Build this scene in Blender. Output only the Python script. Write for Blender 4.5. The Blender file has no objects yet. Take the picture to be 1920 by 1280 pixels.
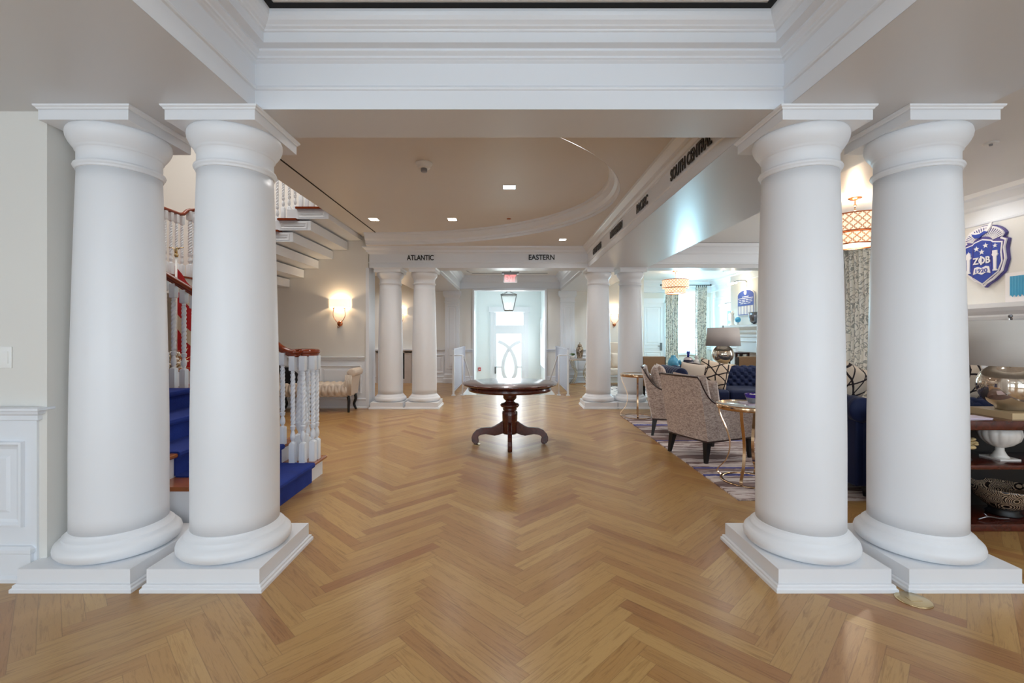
import bpy, math, random
from math import sin, cos, pi, radians, sqrt, atan2, hypot
from mathutils import Vector, Matrix
random.seed(7)
S = bpy.context.scene
C = S.collection
# ---------------------------------------------------------------- camera
H = 1.36            # eye height
F = 859.0           # focal length in pixels of the 1920 frame
VX, VY = 954.0, 628.0
cd = bpy.data.cameras.new('camera'); cam = bpy.data.objects.new('camera', cd); C.objects.link(cam)
cd.sensor_width = 36; cd.lens = 36*F/1920; cd.shift_x = (960-VX)/1920; cd.shift_y = -(640-VY)/1920
cd.clip_start = .05; cd.clip_end = 200
cam.location = (0, 0, H); cam.rotation_euler = (radians(90), 0, 0)
S.camera = cam
# ---------------------------------------------------------------- exposure, world, large lights
S.view_settings.view_transform = 'Standard'; S.view_settings.look = 'None'
S.view_settings.gamma = 1; S.view_settings.use_curve_mapping = False
S.view_settings.exposure = 0.27
S.cycles.max_bounces = 12; S.cycles.diffuse_bounces = 7; S.cycles.glossy_bounces = 4
S.cycles.transmission_bounces = 6; S.cycles.sample_clamp_indirect = 6
S.cycles.caustics_reflective = False; S.cycles.caustics_refractive = False
w = bpy.data.worlds.new('world'); S.world = w; w.use_nodes = True
bg = w.node_tree.nodes['Background']; bg.inputs[0].default_value = (.86, .94, 1, 1); bg.inputs[1].default_value = 3.0

def area(name, loc, target, sx, sy, power, col=(1, 1, 1), spread=180):
    l = bpy.data.lights.new(name, 'AREA'); l.shape = 'RECTANGLE'; l.size = sx; l.size_y = sy
    l.energy = power; l.color = col; l.spread = radians(spread)
    o = bpy.data.objects.new(name, l); C.objects.link(o); o.location = loc
    d = Vector(target)-Vector(loc); o.rotation_euler = d.to_track_quat('-Z', 'Y').to_euler(); return o
def point(name, loc, power, col=(1, .82, .6), r=.05):
    l = bpy.data.lights.new(name, 'POINT'); l.energy = power; l.color = col; l.shadow_soft_size = r
    o = bpy.data.objects.new(name, l); C.objects.link(o); o.location = loc; return o
def spot(name, loc, target, power, col=(1, .85, .68), ang=110, r=.05, blend=.8):
    l = bpy.data.lights.new(name, 'SPOT'); l.energy = power; l.color = col; l.shadow_soft_size = r
    l.spot_size = radians(ang); l.spot_blend = blend
    o = bpy.data.objects.new(name, l); C.objects.link(o); o.location = loc
    d = Vector(target)-Vector(loc); o.rotation_euler = d.to_track_quat('-Z', 'Y').to_euler(); return o
COOL = (.62, .81, 1.0); DAY = (.90, .96, 1.0); WARM = (1.0, .84, .66); NEUT = (.94, .97, 1)
# frontal daylight added through assumed, unseen windows behind the camera
for x in (-1.9, 1.9):
    area('window_daylight', (x, -3.25, 1.45), (x*.8, 3, .7), 2.2, 2.0, 40, COOL)
area('window_daylight', (-5.0, -3.25, 1.5), (-4.5, 3, 1.2), 1.6, 1.8, 20, COOL)
area('window_daylight', (5.0, -3.25, 1.5), (4.6, 3, 1.2), 1.6, 1.8, 24, COOL)
# daylight through the front door glass, the transom and the side window of the vestibule
area('door_daylight', (.02, 16.3, .6), (0, 5, .2), .86, 1.8, 20, (.82, .95, 1))
area('transom_daylight', (.02, 16.3, 1.92), (0, 5, 1.0), 1.0, .44, 16, DAY)
# windows of the lounge
area('lounge_window_light', (5.48, 14.7, 1.7), (5.0, 5, 1.2), 1.2, 2.2, 420, (.42, .80, 1.0))
area('lounge_window_light', (6.6, 7.45, 1.7), (2, 6.5, .8), .7, 2.2, 45, DAY)
# fill spots added in tray, lounge and foyer; hall ones mostly at recessed lights
for x, y in ((-.7, -1.2), (.7, -1.2), (-.7, 1.2), (.75, 1.2)):
    spot('tray_lamp', (x, y, 3.02), (x*1.3, y+.3, 0), 11, NEUT, 150)  # added fill above the camera, no fixtures there
for x, y, z, e in ((-2.14, 7.28, 3.18, 52), (-.9, 7.28, 3.18, 46), (.007, 5.71, 3.18, 44), (.925, 7.87, 2.985, 38), (-1.1, 3.9, 3.18, 38), (.6, 3.9, 3.18, 38)):  # last pair added out of view to brighten the hall
    spot('hall_lamp', (x, y, z-.02), (x, y, 0), e, (1, .97, .94), 140, .1)
for x, y in ((3.6, 4.0), (5.0, 6.6), (3.6, 1.5), (3.4, 7.2), (4.0, 10.5), (4.6, 12.6)):
    spot('lounge_lamp', (x, y, 3.0), (x, y, 0), 34 if y < 9 else 70, NEUT if y < 9 else (.42, .80, 1), 150)  # added fill without fixtures, tinted cyan in the far lounge
for x, y in ((-4.5, 10.3), (-3.4, 11.9), (2.9, 11.6), (-.1, 9.9), (.2, 12.2)):
    spot('foyer_lamp', (x, y, 3.0), (x, y, 0), 62, (.97, .97, 1), 150)  # fill added to brighten the foyer, no fixtures
area('stair_skylight', (-4.7, 5.8, 5.9), (-4.7, 5.8, 0), 2.6, 3.6, 100, (1, .97, .94))  # area fill added under the closed stair ceiling, no skylight opening
for x, y in ((-3.6, 7.6), (-5.4, 5.6)):
    spot('stair_lamp', (x, y-.2, 5.8), (x, y+.6, 3), 12, WARM, 100)

# ---------------------------------------------------------------- materials
M = {}
def lin(c):
    return tuple((x/12.92 if x <= .04045 else ((x+.055)/1.055)**2.4) for x in c)
def rgb(r, g, b): return lin((r/255, g/255, b/255))
class NT:
    def __init__(s, name):
        s.m = bpy.data.materials.new(name); s.m.use_nodes = True; s.t = s.m.node_tree; s.b = s.t.nodes['Principled BSDF']
        M[name] = s.m
    def n(s, k, **kw):
        q = s.t.nodes.new(k)
        for a, v in kw.items(): setattr(q, a, v)
        return q
    def l(s, a, b): s.t.links.new(a, b)
    def put(s, sock, v):
        if hasattr(v, 'is_output') or isinstance(v, bpy.types.NodeSocket): s.l(v, sock)
        else: sock.default_value = v
    def math(s, op, a, b=0.0, c=None):
        q = s.n('ShaderNodeMath', operation=op); s.put(q.inputs[0], a); s.put(q.inputs[1], b)
        if c is not None: s.put(q.inputs[2], c)
        return q.outputs[0]
    def obj(s): return s.n('ShaderNodeTexCoord').outputs['Object']
    def uv(s): return s.n('ShaderNodeTexCoord').outputs['UV']
    def mapp(s, v, scale=(1, 1, 1), rot=(0, 0, 0)):
        q = s.n('ShaderNodeMapping'); s.l(v, q.inputs[0]); q.inputs[3].default_value = scale; q.inputs[2].default_value = rot; return q.outputs[0]
    def noise(s, v, scale, detail=3, rough=.5, dist=0):
        q = s.n('ShaderNodeTexNoise'); s.l(v, q.inputs['Vector']); q.inputs['Scale'].default_value = scale
        q.inputs['Detail'].default_value = detail; q.inputs['Roughness'].default_value = rough; q.inputs['Distortion'].default_value = dist; return q.outputs[0]
    def ramp(s, f, stops, interp='LINEAR'):
        q = s.n('ShaderNodeValToRGB'); q.color_ramp.interpolation = interp; e = q.color_ramp.elements
        while len(e) < len(stops): e.new(.5)
        for i, (p, c) in enumerate(stops): e[i].position = p; e[i].color = (*c, 1)
        s.l(f, q.inputs[0]); return q.outputs[0]
    def mix(s, f, a, b, mode='MIX'):
        q = s.n('ShaderNodeMix', data_type='RGBA', blend_type=mode); s.put(q.inputs[0], f)
        for k, v in ((6, a), (7, b)): s.put(q.inputs[k], v if hasattr(v, 'is_output') or isinstance(v, bpy.types.NodeSocket) else (*v, 1))
        return q.outputs[2]
    def set(s, **kw):
        for k, v in kw.items(): s.put(s.b.inputs[k.replace('_', ' ')], v)
        return s
    def col(s, v): s.put(s.b.inputs['Base Color'], v if isinstance(v, bpy.types.NodeSocket) else (*v, 1)); return s
    def bump(s, h, strength=.2, dist=.01):
        q = s.n('ShaderNodeBump'); q.inputs['Strength'].default_value = strength; q.inputs['Distance'].default_value = dist
        s.l(h, q.inputs['Height']); s.l(q.outputs[0], s.b.inputs['Normal']); return s
def simple(name, c, rough=.5, var=.04, scale=6, bump=0, **kw):
    t = NT(name); f = t.noise(t.obj(), scale, 4)
    t.col(t.mix(f, tuple(x*(1-var) for x in c), tuple(min(1, x*(1+var)) for x in c)))
    t.set(Roughness=rough, **kw)
    if bump: t.bump(t.noise(t.obj(), scale*25, 2), bump, .003)
    return t
simple('trim_paint', rgb(228, 232, 237), .3, .01, 2)
simple('column_paint', rgb(230, 232, 235), .4, .01, 2)
simple('wall_paint', rgb(222, 220, 214), .6, .015, 3, .03)
simple('ceiling_paint', rgb(222, 220, 217), .42, .012, 2)
simple('soffit_paint', rgb(208, 209, 211), .32, .012, 2)
simple('black_gap', rgb(12, 12, 13), .8)
simple('letter_black', rgb(22, 20, 21), .35)
simple('dark_wood', rgb(52, 22, 18), .22, .3, 9)
simple('black_lacquer', rgb(16, 13, 13), .45)
simple('navy_velvet', rgb(9, 25, 64), .6, .25, 8, .1, Sheen_Weight=.1, Specular_IOR_Level=.25)
simple('cream_fabric', rgb(214, 200, 184), .8, .05, 12, .2)
simple('tan_fabric', rgb(150, 118, 88), .85, .12, 30, .2)
simple('silver_grey', rgb(150, 150, 155), .3, .05, 5, Metallic=1.0)
simple('vestibule_paint', rgb(232, 239, 240), .5, .01, 2)
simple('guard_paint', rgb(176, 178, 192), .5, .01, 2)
simple('white_plastic', rgb(235, 235, 232), .35)
simple('blue_glaze', rgb(90, 170, 205), .12, .1)
simple('teal', rgb(70, 160, 200), .4, .1)
simple('white_ceramic', rgb(228, 222, 215), .25, .03)
simple('coral', rgb(205, 180, 130), .7, .15, 40, .3)
simple('green_leaf', rgb(70, 95, 45), .6, .3, 30)
simple('book_cover', rgb(205, 190, 205), .5)
simple('beige_base', rgb(205, 180, 140), .35, .05)
simple('sign_blue', rgb(52, 72, 160), .35, .03)
simple('sign_edge', rgb(85, 75, 140), .35, .05)
simple('sign_white', rgb(236, 232, 232), .4)
simple('fire_red', rgb(190, 40, 40), .4)
simple('firebox', rgb(14, 12, 12), .8, .3, 6)
simple('marble', rgb(196, 186, 180), .2, .15, 5)
simple('flag_red', rgb(190, 28, 36), .7)
simple('flag_cream', rgb(216, 200, 180), .7)
simple('black_cloth', rgb(16, 13, 18), .9, .3, 10)
simple('rail_wood', rgb(128, 56, 30), .16, .25, 7)
simple('tread_wood', rgb(150, 88, 50), .22, .25, 7)
simple('pewter', rgb(110, 112, 112), .35, Metallic=.8)
simple('gold', rgb(210, 176, 140), .16, .06, Metallic=1.0)
simple('gold_leaf', rgb(205, 182, 140), .25, .06, Metallic=1.0)
simple('copper', rgb(200, 130, 95), .2, .06, Metallic=1.0)
simple('chenille_welt', rgb(46, 22, 18), .3)
# cherry table wood with grain
t = NT('cherry'); v = t.mapp(t.obj(), (2, 2, 2)); g = t.noise(v, 6, 6, .6, 1.5)
t.col(t.ramp(g, [(.3, rgb(58, 20, 15)), (.7, rgb(92, 38, 26))])); t.set(Roughness=.22, Coat_Weight=.5, Coat_Roughness=.08)
# chenille
t = NT('chenille'); g = t.noise(t.mapp(t.obj(), (1, 1, 2)), 38, 6, .75, .8); g2 = t.noise(t.obj(), 7, 3)
t.col(t.mix(g2, t.ramp(g, [(.38, rgb(140, 114, 104)), (.60, rgb(232, 216, 203))]), t.ramp(g, [(.36, rgb(138, 112, 100)), (.6, rgb(192, 172, 158))])))
t.set(Roughness=.75, Sheen_Weight=.4); t.bump(g, .3, .004)
# carpet
t = NT('blue_carpet'); g = t.noise(t.obj(), 160, 2); g2 = t.noise(t.obj(), 5, 4)
t.col(t.mix(g2, rgb(18, 36, 108), rgb(30, 60, 152))); t.set(Roughness=.95); t.bump(g, .6, .006)
# glass
t = NT('glass'); t.col((1, 1, 1)); t.set(Roughness=.02, IOR=1.45, Transmission_Weight=1.0)
t = NT('window_glass'); t.col((.95, .98, 1)); t.set(Roughness=.0, Alpha=.12, IOR=1.3)
t = NT('table_glass'); t.col((.75, .8, .78)); t.set(Roughness=.05, Alpha=.75, IOR=1.45)
t = NT('mercury_glass'); f = t.noise(t.obj(), 5, 5, .6, 1.0)
t.col(t.ramp(f, [(.35, rgb(238, 226, 210)), (.62, rgb(205, 190, 172))])); t.set(Metallic=.85, Roughness=.07)
t = NT('cut_crystal'); t.col((.9, .9, .95)); t.set(Roughness=.08, Transmission_Weight=.7, IOR=1.5)
simple('purple_glass', rgb(58, 28, 140), .08)
t = NT('sheer_fabric'); t.col((.95, .97, 1)); t.set(Roughness=.9, Alpha=.35)
# emitters
def emit(name, c, e, base=(.8, .8, .8)):
    t = NT(name); t.col(base); t.set(Emission_Color=(*c, 1), Emission_Strength=e); return t
emit('lamp_emit', (1, .93, .82), 14)
emit('lamp_emit_cool', (.62, .82, 1), 9)
emit('bulb', (1, .8, .5), 12)
emit('exit_red', (1, .10, .12), 1.3)
emit('picture_lamp', (1, .9, .7), 6)
emit('sconce_shade', (1, .78, .52), 1.1, rgb(240, 220, 190))
simple('lamp_shade', rgb(200, 196, 190), .85, .02, 40, .15)
simple('lamp_shade_grey', rgb(176, 166, 160), .85, .02, 40, .15)
# pendant shade with a lattice of rings (uv in metres)
def ringlattice(t, s, v, wdt):
    sep = t.n('ShaderNodeSeparateXYZ'); t.l(v, sep.inputs[0])
    def ring(ox, oz):
        a = t.math('SUBTRACT', t.math('FRACT', t.math('ADD', t.math('MULTIPLY', sep.outputs[0], 1/s), ox)), .5)
        b = t.math('SUBTRACT', t.math('FRACT', t.math('ADD', t.math('MULTIPLY', sep.outputs[1], 1/s), oz)), .5)
        r = t.math('SQRT', t.math('ADD', t.math('MULTIPLY', a, a), t.math('MULTIPLY', b, b)))
        return t.math('LESS_THAN', t.math('ABSOLUTE', t.math('SUBTRACT', r, .42)), wdt)
    return t.math('MAXIMUM', ring(0, 0), ring(.5, .5))
t = NT('pendant_shade'); k = ringlattice(t, .085, t.uv(), .036)
c = t.mix(k, rgb(255, 232, 200), rgb(150, 92, 60)); t.col(c); t.l(c, t.b.inputs['Emission Color']); t.set(Roughness=.7, Emission_Strength=.75)
# curtain fabric
t = NT('curtain_fabric'); v = t.uv(); n1 = t.noise(v, 5.0, 2, .5, 2.0)
vor = t.n('ShaderNodeTexVoronoi'); vor.inputs['Scale'].default_value = 9.5; t.l(v, vor.inputs['Vector'])
k = t.math('LESS_THAN', t.math('ABSOLUTE', t.math('SUBTRACT', n1, .5)), .035)
k2 = t.math('LESS_THAN', vor.outputs['Distance'], .22)
k3 = t.math('MULTIPLY', k2, t.math('GREATER_THAN', n1, .5))
t.col(t.mix(t.math('MAXIMUM', k, k3), rgb(230, 228, 220), rgb(160, 162, 158))); t.set(Roughness=.9)
# lattice pillow
t = NT('lattice_fabric'); v = t.obj()
sep = t.n('ShaderNodeSeparateXYZ'); t.l(v, sep.inputs[0]); nz = t.math('MULTIPLY', t.noise(v, 5, 1), .5)
def lat(cx, cz, wd): return t.math('LESS_THAN', t.math('ABSOLUTE', t.math('SUBTRACT', t.math('FRACT', t.math('ADD', t.math('ADD', t.math('MULTIPLY', sep.outputs[0], cx), t.math('MULTIPLY', sep.outputs[2], cz)), t.math('ADD', nz, 20.0))), .5)), wd)
k = t.math('MAXIMUM', lat(6.4, 0, .06), t.math('MAXIMUM', lat(3.2, 5.5, .06), lat(3.2, -5.5, .06)))
t.col(t.mix(k, rgb(214, 194, 172), rgb(34, 20, 22))); t.set(Roughness=.85)
# patterned bowl
t = NT('bowl_pattern'); vor = t.n('ShaderNodeTexVoronoi'); vor.inputs['Scale'].default_value = 11; vor.inputs['Randomness'].default_value = .5; t.l(t.obj(), vor.inputs['Vector'])
k = t.math('SINE', t.math('MULTIPLY', vor.outputs['Distance'], 75)); k2 = t.noise(t.obj(), 90, 1)
t.col(t.mix(t.math('GREATER_THAN', t.math('ADD', k, t.math('MULTIPLY', k2, .8)), .5), rgb(34, 26, 24), rgb(176, 152, 128))); t.set(Roughness=.2)
# striped jar
t = NT('striped_glaze'); sep = t.n('ShaderNodeSeparateXYZ'); t.l(t.obj(), sep.inputs[0])
t.col(t.mix(t.math('GREATER_THAN', t.math('SINE', t.math('MULTIPLY', sep.outputs[2], 75)), .1), rgb(200, 185, 182), rgb(48, 44, 62))); t.set(Roughness=.15)
# silver jar ribs
t = NT('mosaic_silver'); vor = t.n('ShaderNodeTexVoronoi'); vor.inputs['Scale'].default_value = 40; t.l(t.obj(), vor.inputs['Vector'])
t.col(t.ramp(vor.outputs['Distance'], [(.2, rgb(220, 205, 185)), (.6, rgb(130, 110, 90))])); t.set(Roughness=.15, Metallic=.8)
# rug: streaky weathered bands running along x
t = NT('rug_weave'); v = t.obj()
sep = t.n('ShaderNodeSeparateXYZ'); t.l(v, sep.inputs[0])
a = t.noise(t.mapp(v, (.9, 7, 1)), 2.2, 8, .72, .6); b = t.noise(t.mapp(v, (.25, 2.2, 1)), 1.6, 4, .6, .4)
c = t.ramp(a, [(.34, rgb(76, 52, 50)), (.45, rgb(140, 116, 112)), (.50, rgb(206, 194, 190)), (.75, rgb(220, 212, 208))])
c2 = t.ramp(a, [(.35, rgb(96, 72, 70)), (.6, rgb(146, 124, 120)), (.8, rgb(190, 176, 170))])
c = t.mix(t.math('GREATER_THAN', b, .54), c, c2)
wob = t.noise(t.mapp(v, (3, 9, 1)), 3, 5, .7)
yy = t.math('ADD', sep.outputs[1], t.math('MULTIPLY', wob, .06))
def band(c, lo, hi, thr):
    k = t.math('MULTIPLY', t.math('GREATER_THAN', yy, lo), t.math('LESS_THAN', yy, hi))
    return t.mix(t.math('MULTIPLY', k, t.math('GREATER_THAN', t.noise(t.mapp(v, (2, 12, 1)), 4, 5, .7), thr)), c, rgb(70, 72, 138))
for lo, hi, th in ((.66, .72, .30), (.90, .95, .34), (2.10, 2.15, .40), (3.1, 3.2, .4)): c = band(c, lo, hi, th)
t.col(c); t.set(Roughness=.95); t.bump(a, .3, .004)
t = NT('white_rug'); vor = t.n('ShaderNodeTexVoronoi', feature='DISTANCE_TO_EDGE'); vor.inputs['Scale'].default_value = 5; t.l(t.obj(), vor.inputs['Vector'])
t.col(t.mix(t.math('LESS_THAN', vor.outputs['Distance'], .06), rgb(225, 220, 215), rgb(70, 66, 78))); t.set(Roughness=.95)
# herringbone oak floor
t = NT('herringbone_oak'); W = .0825; NB = 9
v = t.mapp(t.obj(), (1/W, 1/W, 1), (0, 0, radians(-45))); sep = t.n('ShaderNodeSeparateXYZ'); t.l(v, sep.inputs[0])
u = t.math('ADD', sep.outputs[0], 300.0-1.45); vv = t.math('ADD', sep.outputs[1], 300.0)
i = t.math('FLOOR', u); j = t.math('FLOOR', vv); fu = t.math('FRACT', u); fv = t.math('FRACT', vv)
k = t.math('FLOORED_MODULO', t.math('SUBTRACT', i, j), 2.0*NB)
isv = t.math('GREATER_THAN', k, NB-.5); ish = t.math('SUBTRACT', 1.0, isv)
idx_h = t.math('SUBTRACT', i, k); tt = t.math('SUBTRACT', k, float(NB)); idy_v = t.math('ADD', j, tt)
def sel(a, b): return t.math('ADD', t.math('MULTIPLY', a, isv), t.math('MULTIPLY', b, ish))
idx = sel(i, idx_h); idy = sel(idy_v, j)
along = sel(t.math('ADD', t.math('SUBTRACT', float(NB-1), tt), fv), t.math('ADD', k, fu)); across = sel(fu, fv)
cb = t.n('ShaderNodeCombineXYZ'); t.l(idx, cb.inputs[0]); t.l(idy, cb.inputs[1]); t.l(isv, cb.inputs[2])
wn = t.n('ShaderNodeTexWhiteNoise', noise_dimensions='3D'); t.l(cb.outputs[0], wn.inputs[0]); rnd = wn.outputs['Value']
gv = t.n('ShaderNodeCombineXYZ'); t.l(t.math('MULTIPLY', along, .075), gv.inputs[0]); t.l(across, gv.inputs[1]); t.l(t.math('MULTIPLY', rnd, 60), gv.inputs[2])
grain = t.noise(gv.outputs[0], 5.5, 7, .66, .9)
fine = t.noise(t.mapp(gv.outputs[0], (6, 22, 1)), 6, 3, .6)
base = t.ramp(rnd, [(0, rgb(156, 107, 64)), (.2, rgb(172, 130, 78)), (.7, rgb(181, 142, 86)), (1, rgb(190, 153, 97))])
gr = t.ramp(grain, [(.32, (.68, .61, .53)), (.5, (1, 1, 1)), (.7, (1.0, 1.0, 1.0))])
fn = t.ramp(fine, [(.3, (.88, .85, .80)), (.6, (1, 1, 1))])
cc = t.mix(1.0, t.mix(1.0, base, gr, 'MULTIPLY'), fn, 'MULTIPLY')
edge = t.math('MINIMUM', t.math('MINIMUM', across, t.math('SUBTRACT', 1.0, across)), t.math('MINIMUM', along, t.math('SUBTRACT', float(NB), along)))
line = t.math('LESS_THAN', edge, .018)
cc = t.mix(line, cc, t.mix(.3, cc, rgb(70, 38, 18)))
t.col(cc); t.set(Roughness=t.math('ADD', .26, t.math('MULTIPLY', grain, .12)), Coat_Weight=.12, Coat_Roughness=.2)
t.bump(t.math('ADD', t.math('MULTIPLY', line, -1.0), t.math('MULTIPLY', fine, .25)), .12, .002)
# view outside the lounge window
t = NT('foliage'); f = t.noise(t.obj(), 1.5, 4); t.col(t.mix(f, rgb(120, 150, 120), rgb(190, 205, 200))); t.set(Roughness=.9)

# ---------------------------------------------------------------- mesh helpers
class MB:
    def __init__(s): s.v = []; s.f = []; s.sm = []; s.uv = {}
    def add(s, vs, fs, smooth=False, uv=None):
        o = len(s.v); s.v += [tuple(p) for p in vs]
        for n, f in enumerate(fs):
            if uv: s.uv[len(s.f)] = [uv[q] for q in f]
            s.f.append([q+o for q in f]); s.sm.append(smooth)
        return s
    def box(s, x0, x1, y0, y1, z0, z1):
        if x1 < x0: x0, x1 = x1, x0
        if y1 < y0: y0, y1 = y1, y0
        if z1 < z0: z0, z1 = z1, z0
        v = [(x, y, z) for z in (z0, z1) for y in (y0, y1) for x in (x0, x1)]
        return s.add(v, [(0, 2, 3, 1), (4, 5, 7, 6), (0, 1, 5, 4), (2, 6, 7, 3), (0, 4, 6, 2), (1, 3, 7, 5)])
    def rbox(s, x0, x1, y0, y1, z0, z1, b=.02):
        # box with chamfered edges
        import bmesh
        bm = bmesh.new(); bmesh.ops.create_cube(bm, size=1)
        for q in bm.verts: q.co = ((x0+x1)/2+q.co.x*(x1-x0), (y0+y1)/2+q.co.y*(y1-y0), (z0+z1)/2+q.co.z*(z1-z0))
        bmesh.ops.bevel(bm, geom=bm.edges[:], offset=b, segments=3, affect='EDGES', profile=.5)
        bm.verts.index_update(); s.add([q.co[:] for q in bm.verts], [[q.index for q in f.verts] for f in bm.faces], True); bm.free(); return s
    def lathe(s, prof, cx=0, cy=0, n=48, rf=None, smooth=True, z0=0, cap=True):
        cap = cap and tuple(prof[0]) != tuple(prof[-1])
        vs = []
        for r, z in prof:
            for k in range(n):
                a = 2*pi*k/n; q = r*(rf(a, z) if rf else 1); vs.append((cx+q*cos(a), cy+q*sin(a), z+z0))
        fs = []
        for i in range(len(prof)-1):
            for k in range(n):
                a = i*n+k; b = i*n+(k+1) % n; fs.append((a, b, b+n, a+n))
        if cap and prof[0][0] > 1e-6: fs.append(list(range(n))[::-1])
        if cap and prof[-1][0] > 1e-6: fs.append([(len(prof)-1)*n+k for k in range(n)])
        return s.add(vs, fs, smooth)
    def tube(s, pts, r, n=10, closed=False, rx=None, up=None):
        # sweep an ellipse (r across, rx up) along pts
        pts = [Vector(p) for p in pts]; vs = []; m = len(pts)
        pu = Vector(up) if up else None
        for i in range(m):
            a = pts[(i-1) % m] if (closed or i) else pts[0]; b = pts[(i+1) % m] if (closed or i < m-1) else pts[-1]
            d = (b-a); d = d.normalized() if d.length > 1e-9 else Vector((0, 0, 1))
            if pu is None:
                ref = Vector((0, 0, 1)) if abs(d.z) < .9 else Vector((1, 0, 0))
                x = d.cross(ref).normalized()
                if i and x.dot(px) < 0: x = -x
                px = x
            else: x = d.cross(pu).normalized()
            z = x.cross(d).normalized(); rr = r[i] if isinstance(r, (list, tuple)) else r; r2 = rx if rx else rr
            for k in range(n):
                t_ = 2*pi*k/n; vs.append(pts[i]+x*(rr*cos(t_))+z*(r2*sin(t_)))
        fs = []
        for i in range(m if closed else m-1):
            for k in range(n):
                a = (i % m)*n+k; b = (i % m)*n+(k+1) % n; c = ((i+1) % m)*n+(k+1) % n; d_ = ((i+1) % m)*n+k; fs.append((a, b, c, d_))
        if not closed: fs += [list(range(n))[::-1], [(m-1)*n+k for k in range(n)]]
        return s.add(vs, fs, n > 4)
    def ribbon(s, pts, w, th, up):
        # flat strap of width w (along up) and thickness th
        pts = [Vector(p) for p in pts]; up = Vector(up).normalized(); vs = []; m = len(pts)
        for i in range(m):
            d = (pts[min(i+1, m-1)]-pts[max(i-1, 0)]).normalized(); x = d.cross(up).normalized()
            for a, b in ((-1, -1), (1, -1), (1, 1), (-1, 1)): vs.append(pts[i]+up*(w/2*a)+x*(th/2*b))
        fs = []
        for i in range(m-1):
            for k in range(4): fs.append((i*4+k, i*4+(k+1) % 4, i*4+4+(k+1) % 4, i*4+4+k))
        fs += [(3, 2, 1, 0), [(m-1)*4+k for k in range(4)]]
        return s.add(vs, fs)
    def prism(s, poly, a0, a1, ax='y'):
        # poly in the two other axes, extruded along ax
        n = len(poly)
        def P(p, a): return {'x': (a, p[0], p[1]), 'y': (p[0], a, p[1]), 'z': (p[0], p[1], a)}[ax]
        vs = [P(p, a0) for p in poly]+[P(p, a1) for p in poly]
        fs = [list(range(n))[::-1], list(range(n, 2*n))]+[(k, (k+1) % n, n+(k+1) % n, n+k) for k in range(n)]
        return s.add(vs, fs)
    def sweep(s, path, prof, closed=False, smooth=False, side=1):
        # profile (out, z) carried along a plan path; out is to the right of travel, corners mitred
        m = len(path); vs = []
        for i in range(m):
            p = Vector(path[i]); a = Vector(path[(i-1) % m]); b = Vector(path[(i+1) % m])
            d1 = (p-a).normalized() if (closed or i) else None; d2 = (b-p).normalized() if (closed or i < m-1) else None
            d1 = d1 or d2; d2 = d2 or d1
            n1 = Vector((d1.y, -d1.x))*side; n2 = Vector((d2.y, -d2.x))*side
            nn = (n1+n2); nn = nn/(nn.length_squared/2) if nn.length > 1e-6 else n1
            for o, z in prof: vs.append((p.x+nn.x*(o+.002), p.y+nn.y*(o+.002), z))
        q = len(prof); fs = []
        for i in range(m if closed else m-1):
            for k in range(q-1):
                a = i*q+k; b = ((i+1) % m)*q+k; fs.append((a, b, b+1, a+1))
        return s.add(vs, fs, smooth)
    def grid(s, fn, nu, nv, smooth=True, uvf=None, wrapu=False):
        vs = [fn(i/nu, j/nv) for j in range(nv+1) for i in range(nu+1)]
        fs = [(j*(nu+1)+i, j*(nu+1)+i+1, (j+1)*(nu+1)+i+1, (j+1)*(nu+1)+i) for j in range(nv) for i in range(nu)]
        uv = [uvf(i/nu, j/nv) for j in range(nv+1) for i in range(nu+1)] if uvf else None
        return s.add(vs, fs, smooth, uv)
    def pillow(s, w, h, t, M_=None, n=18):
        M_ = M_ or Matrix()
        def p(u, v, sg):
            x = (u*2-1); y = (v*2-1); k = (1-abs(x)**3.2)**.5*(1-abs(y)**3.2)**.5 if abs(x) < 1 and abs(y) < 1 else 0
            pin = 1-.07*(1-x*x)*abs(y)**2-.0; pin2 = 1-.07*(1-y*y)*abs(x)**2
            return M_ @ Vector((x*w/2*pin2, sg*t/2*k, y*h/2*pin))
        s.grid(lambda u, v: p(u, v, 1), n, n); s.grid(lambda u, v: p(1-u, v, -1), n, n); return s
    def sphere(s, c, r, n=20, sz=1, sx=1, sy=1):
        pr = [(max(1e-7, r*sin(pi*k/n)), -r*cos(pi*k/n)*sz) for k in range(n+1)]
        o = len(s.v); s.lathe(pr, 0, 0, n)
        for q in range(o, len(s.v)):
            x, y, z = s.v[q]; s.v[q] = (c[0]+x*sx, c[1]+y*sy, c[2]+z)
        return s
    def xf(s, mat, start=0):
        for q in range(start, len(s.v)): s.v[q] = tuple(mat @ Vector(s.v[q]))
        return s
def obj(name, mb, mat, parent=None, label=None, cat=None, group=None, kind=None, mod=None):
    me = bpy.data.meshes.new(name); me.from_pydata(mb.v, [], mb.f);
    me.polygons.foreach_set('use_smooth', mb.sm)
    if mb.uv:
        ul = me.uv_layers.new(name='uv')
        for fi, uvs in mb.uv.items():
            for li, q in zip(me.polygons[fi].loop_indices, uvs): ul.data[li].uv = q
    me.materials.append(M[mat]); o = bpy.data.objects.new(name, me); C.objects.link(o)
    if parent: o.parent = parent
    tag(o, label, cat, group, kind); me.update()
    return o
def autosm(o, ang=35):
    me = o.data; me.polygons.foreach_set('use_smooth', [True]*len(me.polygons))
    try: me.set_sharp_from_angle(angle=radians(ang))
    except Exception: pass
    return o
def tag(o, label=None, cat=None, group=None, kind=None):
    if label: o['label'] = label
    if cat: o['category'] = cat
    if group: o['group'] = group
    if kind: o['kind'] = kind
    return o
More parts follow.
